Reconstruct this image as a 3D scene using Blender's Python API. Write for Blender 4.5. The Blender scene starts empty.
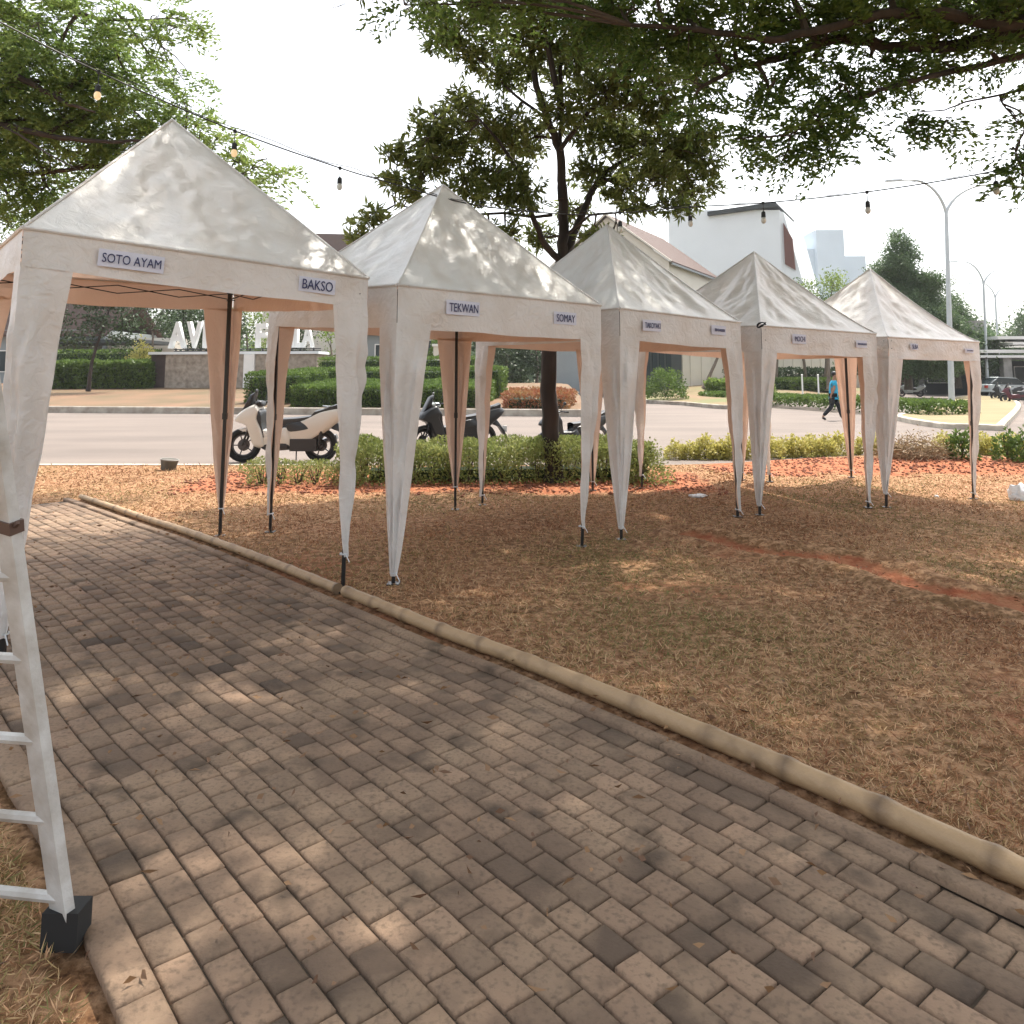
import bpy, bmesh, math, random
import numpy as np
from mathutils import Vector, Matrix, noise as mnoise
random.seed(7); RS = np.random.RandomState(7)
sc = bpy.context.scene; COL = sc.collection
# ------------------------------------------------------------------ camera
FPX, TH, HZ, H = 770.0, math.radians(6.5), 378.0, 1.5
PC = HZ - FPX*math.tan(TH)
cam_d = bpy.data.cameras.new('camera'); cam = bpy.data.objects.new('camera', cam_d); COL.objects.link(cam)
cam.location = (0, 0, H); cam.rotation_euler = (math.radians(90)+TH, 0, 0)
cam_d.sensor_width = 36; cam_d.lens = 36*FPX/1024; cam_d.shift_y = -(512-PC)/1024
cam_d.clip_start = .05; cam_d.clip_end = 3000; sc.camera = cam
ct, st = math.cos(TH), math.sin(TH)
def W(x, y, z=0.0, D=None):
    """world point seen at picture position x, y: on the level z, or at the distance D"""
    cx = (x-512)/FPX; cy = -(y-PC)/FPX
    dy = ct-cy*st; dz = st+cy*ct
    s = (z-H)/dz if D is None else D/dy
    return Vector((cx*s, dy*s, H+dz*s))
def sm(a, b, t):
    t = max(0., min(1., (t-a)/(b-a))); return t*t*(3-2*t)
def lawn_z(x, y):
    d = (.105*sm(2.9, 4.4, x)+.05*sm(4.6, 6.2, x))*sm(14.5, 13.0, y)*sm(4.0, 7.5, y)
    return -d
def WL(x, y):
    z = 0
    for _ in range(8): p = W(x, y, z); z = .5*z+.5*lawn_z(p.x, p.y)
    return p
# ------------------------------------------------------------------ helpers
def tag(o, label=None, cat=None, group=None, kind=None):
    if label: o['label'] = label
    if cat: o['category'] = cat
    if group: o['group'] = group
    if kind: o['kind'] = kind
    return o
def empty(name, loc=(0, 0, 0), rz=0, label=None, cat=None, group=None):
    o = bpy.data.objects.new(name, None); COL.objects.link(o); o.location = loc; o.rotation_euler = (0, 0, rz)
    o.empty_display_size = .2
    return tag(o, label, cat, group)
def link(name, me, mat=None, parent=None, smooth=False):
    if mat: me.materials.append(mat)
    if smooth: me.polygons.foreach_set('use_smooth', [True]*len(me.polygons))
    o = bpy.data.objects.new(name, me); COL.objects.link(o)
    if parent: o.parent = parent
    return o
def npmesh(name, V, F, rnd=None):
    """mesh from arrays; F is (n,k)"""
    V = np.asarray(V, dtype=np.float32); F = np.asarray(F, dtype=np.int32)
    me = bpy.data.meshes.new(name); n, k = F.shape
    me.vertices.add(len(V)); me.vertices.foreach_set('co', V.ravel())
    me.loops.add(n*k); me.loops.foreach_set('vertex_index', F.ravel())
    me.polygons.add(n); me.polygons.foreach_set('loop_start', np.arange(0, n*k, k, dtype=np.int32))
    me.polygons.foreach_set('loop_total', np.full(n, k, dtype=np.int32))
    if rnd is not None:
        a = me.attributes.new('rnd', 'FLOAT', 'POINT'); a.data.foreach_set('value', np.asarray(rnd, dtype=np.float32))
    me.update(); me.validate(); return me
class MB:
    def __init__(s): s.v = []; s.f = []
    def add(s, v, f):
        n = len(s.v); s.v += [tuple(p) for p in v]; s.f += [tuple(i+n for i in q) for q in f]
    def box(s, lo, hi, M=None):
        x0, y0, z0 = lo; x1, y1, z1 = hi
        v = [Vector(p) for p in ((x0,y0,z0),(x1,y0,z0),(x1,y1,z0),(x0,y1,z0),(x0,y0,z1),(x1,y0,z1),(x1,y1,z1),(x0,y1,z1))]
        if M: v = [M @ p for p in v]
        s.add(v, ((3,2,1,0),(4,5,6,7),(0,1,5,4),(1,2,6,5),(2,3,7,6),(3,0,4,7)))
    def tube(s, pts, rad, n=6, caps=True, ry=1.0):
        pts = [Vector(p) for p in pts]
        if not hasattr(rad, '__len__'): rad = [rad]*len(pts)
        v = []; f = []; up = None
        for i, p in enumerate(pts):
            t = (pts[min(i+1, len(pts)-1)]-pts[max(i-1, 0)])
            t = t.normalized() if t.length > 1e-9 else Vector((0, 0, 1))
            if up is None: up = Vector((0, 0, 1)) if abs(t.z) < .9 else Vector((1, 0, 0))
            a = t.cross(up); a = a.normalized() if a.length > 1e-6 else t.orthogonal().normalized()
            b = a.cross(t).normalized(); up = b
            for k in range(n):
                an = 2*math.pi*k/n+math.pi/4*(n == 4)
                v.append(p+a*math.cos(an)*rad[i]+b*math.sin(an)*rad[i]*ry)
        for i in range(len(pts)-1):
            for k in range(n): f.append((i*n+k, i*n+(k+1) % n, (i+1)*n+(k+1) % n, (i+1)*n+k))
        if caps: f.append(tuple(range(n))[::-1]); f.append(tuple(range(len(pts)*n-n, len(pts)*n)))
        s.add(v, f)
    def grid(s, fn, nu, nv):
        v = [fn(i/nu, j/nv) for j in range(nv+1) for i in range(nu+1)]
        s.add(v, [(j*(nu+1)+i, j*(nu+1)+i+1, (j+1)*(nu+1)+i+1, (j+1)*(nu+1)+i) for j in range(nv) for i in range(nu)])
    def ell(s, c, r, nu=10, nv=7):
        v = [(c[0]+r[0]*math.sin(math.pi*j/nv)*math.cos(2*math.pi*i/nu), c[1]+r[1]*math.sin(math.pi*j/nv)*math.sin(2*math.pi*i/nu), c[2]+r[2]*math.cos(math.pi*j/nv)) for j in range(nv+1) for i in range(nu)]
        s.add(v, [(j*nu+i, (j+1)*nu+i, (j+1)*nu+(i+1) % nu, j*nu+(i+1) % nu) for j in range(nv) for i in range(nu)])
    def prism(s, prof, y0, y1, inset=0.0):
        """closed outline (x,z) given thickness along y, the two rims drawn in a little"""
        n = len(prof); cx = sum(p[0] for p in prof)/n; cz = sum(p[1] for p in prof)/n
        if n > 4:   # round the outline
            q = []
            for i in range(n):
                a, b, c, d = (Vector(prof[(i+j) % n]) for j in (-1, 0, 1, 2))
                for t in (0, .25, .5, .75): q.append(tuple(b.lerp(c, t)*.45+.55*.5*((2*b)+(c-a)*t+(2*a-5*b+4*c-d)*t*t+(3*b-a-3*c+d)*t**3)))
            prof = q; n = len(prof)
        def ring(y, k): return [(cx+(p[0]-cx)*k, y, cz+(p[1]-cz)*k) for p in prof]
        w = y1-y0; st_ = ((0, 1-inset*2.2), (.05, 1-inset*1.1), (.16, 1-inset*.35), (.32, 1), (.68, 1), (.84, 1-inset*.35), (.95, 1-inset*1.1), (1, 1-inset*2.2))
        v = [p for a, k in st_ for p in ring(y0+w*a, k)]
        f = [tuple(range(n)), tuple(range(7*n, 8*n))[::-1]]
        for r in range(7):
            for i in range(n): f.append((r*n+i, (r+1)*n+i, (r+1)*n+(i+1) % n, r*n+(i+1) % n))
        s.add(v, f)
    def build(s, name, mat, parent=None, smooth=False, fix=True):
        me = bpy.data.meshes.new(name); me.from_pydata([tuple(p) for p in s.v], [], s.f)
        if fix:
            bm = bmesh.new(); bm.from_mesh(me); bmesh.ops.recalc_face_normals(bm, faces=bm.faces); bm.to_mesh(me); bm.free()
        me.update()
        o = link(name, me, mat, parent, smooth)
        if smooth and len(me.polygons) < 3000:
            try: me.set_sharp_from_angle(angle=math.radians(40))
            except Exception: pass
        return o
def copy_tree(o, parent=None):
    c = o.copy(); COL.objects.link(c)
    if parent: c.parent = parent
    for ch in list(o.children): copy_tree(ch, c)
    return c
# ------------------------------------------------------------------ materials
def mat(name, col, rough=.7, var=0., scale=5., col2=None, bump=0., bscale=40., metal=0., trans=0., attr=False, spec=.5, detail=6, coords='Object', stretch=None, emit=None, tcol=None):
    m = bpy.data.materials.new(name); m.use_nodes = True; nt = m.node_tree; N = nt.nodes; L = nt.links
    b = N['Principled BSDF']; out = N['Material Output']
    b.inputs['Roughness'].default_value = rough; b.inputs['Metallic'].default_value = metal
    b.inputs['Specular IOR Level'].default_value = spec
    c1 = tuple(col)+(1,); c2 = tuple(col2 if col2 else [c*(1-var) for c in col])+(1,)
    b.inputs['Base Color'].default_value = c1
    tc = N.new('ShaderNodeTexCoord'); mp = N.new('ShaderNodeMapping'); L.new(tc.outputs[coords], mp.inputs['Vector'])
    if stretch: mp.inputs['Scale'].default_value = stretch
    src = None
    if attr:
        at = N.new('ShaderNodeAttribute'); at.attribute_name = 'rnd'
        if attr == 'mix':
            no = N.new('ShaderNodeTexNoise'); no.inputs['Scale'].default_value = scale; L.new(mp.outputs[0], no.inputs['Vector'])
            ad = N.new('ShaderNodeMath'); ad.operation = 'ADD'; ad.inputs[1].default_value = -.5; L.new(no.outputs['Fac'], ad.inputs[0])
            ad2 = N.new('ShaderNodeMath'); ad2.operation = 'MULTIPLY_ADD'; ad2.inputs[1].default_value = 2.; L.new(ad.outputs[0], ad2.inputs[0]); L.new(at.outputs['Fac'], ad2.inputs[2])
            src = ad2.outputs[0]
        else: src = at.outputs['Fac']
    elif var or col2:
        no = N.new('ShaderNodeTexNoise'); no.inputs['Scale'].default_value = scale; no.inputs['Detail'].default_value = detail
        L.new(mp.outputs[0], no.inputs['Vector'])
        mr = N.new('ShaderNodeMapRange'); mr.inputs[1].default_value = .3; mr.inputs[2].default_value = .7
        L.new(no.outputs['Fac'], mr.inputs[0]); src = mr.outputs[0]
    if src is not None:
        mx = N.new('ShaderNodeMix'); mx.data_type = 'RGBA'; mx.inputs['A'].default_value = c1; mx.inputs['B'].default_value = c2
        L.new(src, mx.inputs['Factor']); L.new(mx.outputs['Result'], b.inputs['Base Color'])
    if bump:
        nb = N.new('ShaderNodeTexNoise'); nb.inputs['Scale'].default_value = bscale; nb.inputs['Detail'].default_value = 8
        L.new(mp.outputs[0], nb.inputs['Vector'])
        bp = N.new('ShaderNodeBump'); bp.inputs['Strength'].default_value = bump; bp.inputs['Distance'].default_value = .02
        L.new(nb.outputs['Fac'], bp.inputs['Height']); L.new(bp.outputs[0], b.inputs['Normal'])
    if trans:
        tr = N.new('ShaderNodeBsdfTranslucent'); ms = N.new('ShaderNodeMixShader'); ms.inputs[0].default_value = trans
        if tcol: tr.inputs['Color'].default_value = tuple(tcol)+(1,)
        elif src is not None: L.new(mx.outputs['Result'], tr.inputs['Color'])
        else: tr.inputs['Color'].default_value = c1
        L.new(b.outputs[0], ms.inputs[1]); L.new(tr.outputs[0], ms.inputs[2]); L.new(ms.outputs[0], out.inputs['Surface'])
    if emit:
        b.inputs['Emission Color'].default_value = tuple(emit[0])+(1,); b.inputs['Emission Strength'].default_value = emit[1]
    return m
def cloth(name, outer, inner, tr=.15, fine=.45, big=.6):
    """coated tent fabric, grey outside, warm glow painted into the salmon inner colour, with creases"""
    m = bpy.data.materials.new(name); m.use_nodes = True; nt = m.node_tree; N = nt.nodes; L = nt.links
    b = N['Principled BSDF']; out = N['Material Output']; b.inputs['Roughness'].default_value = .36; b.inputs['Specular IOR Level'].default_value = .6
    g = N.new('ShaderNodeNewGeometry'); tc = N.new('ShaderNodeTexCoord')
    no = N.new('ShaderNodeTexNoise'); no.inputs['Scale'].default_value = 3.2; no.inputs['Detail'].default_value = 6; L.new(tc.outputs['Object'], no.inputs['Vector'])
    mo = N.new('ShaderNodeMix'); mo.data_type = 'RGBA'; mo.inputs['A'].default_value = tuple(outer)+(1,); mo.inputs['B'].default_value = tuple(c*k for c, k in zip(outer, (.84, .80, .76)))+(1,)
    mr = N.new('ShaderNodeMapRange'); mr.inputs[1].default_value = .4; mr.inputs[2].default_value = .75; L.new(no.outputs['Fac'], mr.inputs[0]); L.new(mr.outputs[0], mo.inputs['Factor'])
    mx = N.new('ShaderNodeMix'); mx.data_type = 'RGBA'; L.new(g.outputs['Backfacing'], mx.inputs['Factor']); L.new(mo.outputs['Result'], mx.inputs['A']); mx.inputs['B'].default_value = tuple(inner)+(1,)  # inner colour carries the glow of sun through cloth and off red soil
    L.new(mx.outputs['Result'], b.inputs['Base Color'])
    # creases: fine crumple plus sharp fold lines
    n1 = N.new('ShaderNodeTexNoise'); n1.inputs['Scale'].default_value = 13; n1.inputs['Detail'].default_value = 5; n1.inputs['Distortion'].default_value = 1.2; L.new(tc.outputs['Object'], n1.inputs['Vector'])
    n2 = N.new('ShaderNodeTexNoise'); n2.noise_type = 'RIDGED_MULTIFRACTAL'; n2.inputs['Scale'].default_value = 1.5; n2.inputs['Detail'].default_value = 4; n2.inputs['Distortion'].default_value = .8; L.new(tc.outputs['Object'], n2.inputs['Vector'])
    b1 = N.new('ShaderNodeBump'); b1.inputs['Strength'].default_value = fine; b1.inputs['Distance'].default_value = .03; L.new(n1.outputs['Fac'], b1.inputs['Height'])
    b2 = N.new('ShaderNodeBump'); b2.inputs['Strength'].default_value = big; b2.inputs['Distance'].default_value = .03; L.new(n2.outputs['Fac'], b2.inputs['Height']); L.new(b1.outputs[0], b2.inputs['Normal'])
    L.new(b2.outputs[0], b.inputs['Normal'])
    t = N.new('ShaderNodeBsdfTranslucent'); t.inputs['Color'].default_value = (.90, .68, .54, 1); ms = N.new('ShaderNodeMixShader'); ms.inputs[0].default_value = tr
    L.new(b.outputs[0], ms.inputs[1]); L.new(t.outputs[0], ms.inputs[2]); L.new(ms.outputs[0], out.inputs['Surface'])
    return m
M = {}
M['fabric'] = cloth('tent_fabric', (.72, .72, .71), (.70, .50, .39))
M['roof_fabric'] = cloth('roof_fabric', (.70, .71, .685), (.70, .50, .39), fine=.20, big=.75)
M['black'] = mat('black_steel', (.012, .012, .013), .35)
M['rubber'] = mat('black_rubber', (.018, .018, .018), .8)
M['paper'] = mat('sign_paper', (.66, .67, .78), .7, .06)
M['ink'] = mat('navy_ink', (.015, .02, .10), .6)
M['road'] = mat('pale_asphalt', (.180, .145, .122), .9, .0, .5, (.122, .098, .083), .5, 60, stretch=(.35, 1, 1))
M['far'] = mat('far_soil', (.24, .19, .12), .95, .0, .1, (.13, .14, .06))
M['kerb'] = mat('kerb_concrete', (.47, .43, .37), .9, .0, 2.5, (.24, .20, .16), .4, 30)
M['kerb_pale'] = mat('kerb_painted', (.62, .57, .48), .9, .0, 2.5, (.36, .31, .25), .3, 30)
M['verge'] = mat('dry_verge', (.185, .105, .058), .95, .0, .5, (.11, .08, .038), .6, 12)
M['verge_green'] = mat('green_verge', (.20, .125, .068), .95, .0, .3, (.12, .135, .045), .6, 12)
M['verge_gold'] = mat('golden_verge', (.25, .195, .10), .95, .0, .5, (.18, .15, .07), .6, 12)
M['bark'] = mat('bark', (.055, .038, .030), .9, .0, 6, (.022, .016, .013), .9, 14, stretch=(1, 1, .25))
M['twig'] = mat('twig_bark', (.085, .06, .045), .9, .4, 5)
M['bark_grey'] = mat('grey_bark', (.20, .16, .125), .9, .4, 6, None, .6, 14)
def leafm(n, c, c2, tr=.38, tc=None, scale=.7): return mat(n, c, .5, 0, scale, c2, trans=tr, attr='mix', spec=.3, tcol=tc)
M['leaf_pulai'] = leafm('leaf_glossy', (.12, .155, .038), (.28, .31, .10), .5)
M['leaf_rain'] = leafm('leaf_feathery', (.070, .125, .026), (.21, .28, .065), .52)
M['leaf_left'] = leafm('leaf_bright', (.13, .20, .045), (.26, .33, .09), .5)
M['leaf_far'] = leafm('leaf_far', (.075, .13, .055), (.14, .20, .09), .35)
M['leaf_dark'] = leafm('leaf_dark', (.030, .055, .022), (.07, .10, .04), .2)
M['leaf_hedge'] = leafm('leaf_hedge', (.075, .125, .028), (.17, .25, .055), .35, scale=2)
M['leaf_low'] = leafm('leaf_low_hedge', (.17, .21, .06), (.33, .34, .12), .4, scale=2)
M['leaf_yellow'] = leafm('leaf_yellow', (.44, .41, .11), (.56, .50, .20), .4, scale=2)
M['leaf_red'] = leafm('leaf_red', (.30, .10, .05), (.34, .24, .10), .3, scale=2)
M['straw'] = leafm('straw', (.26, .18, .10), (.42, .33, .19), .2)
M['bamboo'] = mat('bamboo', (.40, .27, .15), .55, .0, 7, (.13, .08, .045), .3, 30, attr='mix')
M['rail'] = mat('chipped_white_paint', (.62, .63, .62), .5, .0, 9, (.36, .33, .29), .3, 20)
M['strap'] = mat('dark_strap', (.10, .06, .045), .6)
M['white'] = mat('white_paint', (.78, .78, .76), .5, .08, 2)
M['cable'] = mat('black_cable', (.015, .015, .015), .6)
M['bulb'] = mat('bulb_glass', (.75, .62, .42), .15, emit=((1, .62, .28), .3))
M['bulb_off'] = mat('bulb_glass_clear', (.62, .60, .55), .1)
M['stone'] = mat('pale_stone', (.40, .35, .29), .9, .0, 3.5, (.20, .165, .135), .8, 8)
M['stone_shade'] = mat('shaded_stone', (.07, .05, .045), .9, .3, 4, None, .8, 8)  # stone of the wall's unlit side, shade painted in as dark colour
M['grey_wall'] = mat('grey_wall', (.27, .30, .31), .85, .1, 1)
M['dark_wall'] = mat('dark_wall', (.05, .058, .06), .8, .2, 1)
M['cream'] = mat('cream_wall', (.66, .62, .54), .85, .07, 1)
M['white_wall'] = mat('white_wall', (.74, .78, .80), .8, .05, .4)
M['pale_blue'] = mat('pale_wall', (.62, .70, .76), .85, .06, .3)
M['brownpanel'] = mat('brown_panel', (.14, .055, .04), .6, .1, 2)
M['glass'] = mat('window_glass', (.03, .04, .045), .08)
M['red_wall'] = mat('dark_red_wall', (.12, .035, .03), .8, .2, 1)
M['concrete'] = mat('old_concrete', (.30, .29, .27), .9, .3, 2, None, .4, 10)
M['galv'] = mat('galvanised_pole', (.50, .54, .56), .4, .1, 3, metal=.3)
M['plastic'] = mat('plastic_bag', (.82, .84, .86), .35, .1, 20, None, .5, 30, trans=.3)
M['bucket'] = mat('bucket_grey', (.12, .11, .09), .8, .3, 8)
def tile_mat(name, c, c2, axis='Y', sc_=3.5):
    m = mat(name, c, .85); N = m.node_tree.nodes; L = m.node_tree.links
    tc = N.new('ShaderNodeTexCoord'); w = N.new('ShaderNodeTexWave'); w.bands_direction = axis; w.wave_profile = 'SAW'; w.inputs['Scale'].default_value = sc_; w.inputs['Distortion'].default_value = .3
    L.new(tc.outputs['UV'], w.inputs['Vector']); n = N.new('ShaderNodeTexNoise'); n.inputs['Scale'].default_value = 2; L.new(tc.outputs['Object'], n.inputs['Vector'])
    ml = N.new('ShaderNodeMath'); ml.operation = 'MULTIPLY'; L.new(w.outputs['Fac'], ml.inputs[0]); L.new(n.outputs['Fac'], ml.inputs[1])
    mx = N.new('ShaderNodeMix'); mx.data_type = 'RGBA'; mx.inputs['A'].default_value = tuple(c)+(1,); mx.inputs['B'].default_value = tuple(c2)+(1,)
    L.new(ml.outputs[0], mx.inputs['Factor']); L.new(mx.outputs['Result'], N['Principled BSDF'].inputs['Base Color'])
    bp = N.new('ShaderNodeBump'); bp.inputs['Distance'].default_value = .06; L.new(w.outputs['Fac'], bp.inputs['Height']); L.new(bp.outputs[0], N['Principled BSDF'].inputs['Normal'])
    return m
M['tiles'] = tile_mat('roof_tiles', (.085, .048, .037), (.04, .022, .018))
# ------------------------------------------------------------------ leaves, trees
def rdirs(n):
    d = RS.normal(size=(n, 3)); return d/np.linalg.norm(d, axis=1)[:, None]
def leaf_arrays(P, D, L_, W_):
    """one folded diamond leaf per row: P base, D direction, lengths, widths"""
    n = len(P); L_ = np.broadcast_to(L_, n)[:, None]; W_ = np.broadcast_to(W_, n)[:, None]
    r = rdirs(n); S = np.cross(D, r); S /= (np.linalg.norm(S, axis=1)[:, None]+1e-9); U = np.cross(S, D)
    mid = P+D*L_*.52
    a = P; b = mid+S*W_*.5+U*W_*.18; c = P+D*L_-U*L_*.10; d = mid-S*W_*.5+U*W_*.18
    V = np.stack([a, b, c, d], 1).reshape(-1, 3)
    F = np.arange(4*n).reshape(n, 4)
    return V, F
def leaf_obj(name, P, D, L_, W_, m, parent, loc=(0, 0, 0), rr=None):
    V, F = leaf_arrays(P-np.array(loc), D, L_, W_)
    rnd = np.repeat(RS.rand(len(P))*.7 if rr is None else rr, 4)
    return link(name, npmesh(name, V, F, rnd), m, parent)
def whorl(tips, dirs, k, L_, W_, droop=.2):
    """k leaves spreading from each twig tip"""
    n = len(tips); P = np.repeat(tips, k, 0); A = np.repeat(dirs, k, 0)
    R = rdirs(n*k); D = R-A*np.sum(R*A, 1)[:, None]; D /= np.linalg.norm(D, axis=1)[:, None]+1e-9
    D = D*.85+A*RS.uniform(.1, .9, (n*k, 1))+np.array([0, 0, -droop]); D /= np.linalg.norm(D, axis=1)[:, None]
    P = P-A*RS.uniform(0, .10, (n*k, 1))
    return P, D, L_*RS.uniform(.65, 1.15, n*k), W_*RS.uniform(.8, 1.2, n*k)
def sprays(tips, dirs, ln=.34, pairs=6, sub=4, lw=.016, droop=.5):
    """feathery twice-divided leaves: a drooping rachis with pairs of pinnae, each a row of leaflets"""
    n = len(tips); Ps = []; Ds = []; Ls = []; Ws = []
    up = np.array([0, 0, 1.]); S = np.cross(dirs, up); S /= np.linalg.norm(S, axis=1)[:, None]+1e-9
    roll = RS.uniform(-.7, .7, (n, 1)); U = np.cross(S, dirs); S = S*np.cos(roll)+U*np.sin(roll)
    l = ln*RS.uniform(.6, 1.15, (n, 1))
    for i in range(pairs):
        t = (i+.6)/pairs; b = tips+dirs*l*t-up*droop*l*t*t
        pl = l*.50*(1-.45*abs(t-.45)*2)
        for sg in (-1, 1):
            pd = S*sg+dirs*.45-up*.25*droop; pd /= np.linalg.norm(pd, axis=1)[:, None]
            for j in range(sub):
                q = b+pd*pl*((j+.5)/sub)+RS.normal(size=(n, 3))*.006
                d2 = dirs*.9+RS.normal(size=(n, 3))*.35; d2 /= np.linalg.norm(d2, axis=1)[:, None]
                Ps.append(q-d2*.5*lw*1.4); Ds.append(d2 if j % 2 else pd); Ls.append(np.full(n, lw*3.0)); Ws.append(np.full(n, lw*1.25))
    return np.concatenate(Ps), np.concatenate(Ds), np.concatenate(Ls), np.concatenate(Ws)
def curve(a, b, k=.15, n=4):
    a = Vector(a); b = Vector(b); L_ = (b-a).length
    off = Vector((random.uniform(-1, 1), random.uniform(-1, 1), random.uniform(-.2, 1)))*L_*k
    return [a.lerp(b, t)+off*math.sin(math.pi*t) for t in [i/n for i in range(n+1)]]
def blob_tree(name, label, base, limbs, blobs, leafmat, bark, style, dens, L_=.14, W_=.035, k=7, group=None, trunk_name='trunk', loose=0., twig=True, twr=1., lw=.016, ln=.34, over=0):
    """limbs: list of (points, r0, r1); blobs: (centre, radius). Twigs run from the limbs into each clump of leaves."""
    root = empty(name, base, 0, label, 'tree', group); bx = np.array(base)
    mb = MB(); nodes = []
    for i, (pts, r0, r1) in enumerate(limbs):
        pts = [Vector(p) for p in pts]; fine = []
        for a, b in zip(pts[:-1], pts[1:]):
            for t in (0, .25, .5, .75): fine.append(a.lerp(b, t)+Vector((random.gauss(0, 1), random.gauss(0, 1), random.gauss(0, .5)))*min(.02, r0*.12)*(t > 0))
        fine.append(pts[-1]); m_ = len(fine); rr = [r0+(r1-r0)*j/(m_-1) for j in range(m_)]
        if i == 0: rr[0] *= 1.35; rr[1] *= 1.08
        mb.tube([p-Vector(base) for p in fine], rr, 9 if r0 > .06 else 6)
        nodes += [(p, r) for p, r in zip(fine[m_//3:] if i == 0 else fine, rr[m_//3:] if i == 0 else rr)]
    mb.build(trunk_name, bark, root, smooth=True)
    tw = MB(); tips = []; dirs = []
    NP = np.array([tuple(p) for p, r in nodes]); NR = [r for p, r in nodes]
    for c, r in blobs:
        c = Vector(c); d = np.linalg.norm(NP-np.array(c), axis=1); j = int(np.argmin(d))
        pa = Vector(NP[j]); sec = curve(pa, c, .12, 5)
        if twig and d[j] > .12: tw.tube([p-Vector(base) for p in sec], [max(.006, min(NR[j], .03*twr))*(1-.12*i) for i in range(6)], 5)
        n = max(6, int((dens if r < .6 or not over else over)*r*r*(1+r)))
        subs = [c+Vector(RS.normal(size=3))*r*.42 for _ in range(max(3, int(n/14)))]
        for sb in subs:
            s0 = sec[random.randint(2, 5)]
            if twig: tw.tube([p-Vector(base) for p in curve(s0, sb, .15, 3)], [.010*twr, .008*twr, .006*twr, .004*twr], 3)
        for _ in range(n):
            v = Vector(RS.normal(size=3)); v.normalize(); rad = r*(random.random()**.45)*(1+loose*random.random())
            t = c+Vector((v.x, v.y, v.z*.8))*rad
            sb = min(subs, key=lambda q: (q-t).length)
            if twig and random.random() < .55: tw.tube([sb-Vector(base), sb.lerp(t, .5)-Vector(base)+Vector((0, 0, .02)), t-Vector(base)], [.005*twr, .004*twr, .003*twr], 3, caps=False)
            dd = (t-sb); dd = dd.normalized() if dd.length > .01 else v
            dd = (dd+Vector((0, 0, .35 if style == 'whorl' else -.1))).normalized()
            tips.append(tuple(t)); dirs.append(tuple(dd))
    if tw.v: tw.build('branches', M['twig'], root, fix=False)
    T = np.array(tips); Dd = np.array(dirs)
    if style == 'whorl': P, D, L2, W2 = whorl(T, Dd, k, L_, W_)
    elif style == 'spray': P, D, L2, W2 = sprays(T, Dd*np.array([1, 1, .5])/np.linalg.norm(Dd*np.array([1, 1, .5]), axis=1)[:, None], ln, lw=lw)
    else:
        P = np.repeat(T, k, 0)+RS.normal(size=(len(T)*k, 3))*L_*1.1; D = rdirs(len(P)); L2 = L_*RS.uniform(.6, 1.2, len(P)); W2 = W_*RS.uniform(.7, 1.2, len(P))
    # the same shade for leaves of one twig
    leaf_obj('crown', P, D, L2, W2, leafmat, root, base)
    return root
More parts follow.
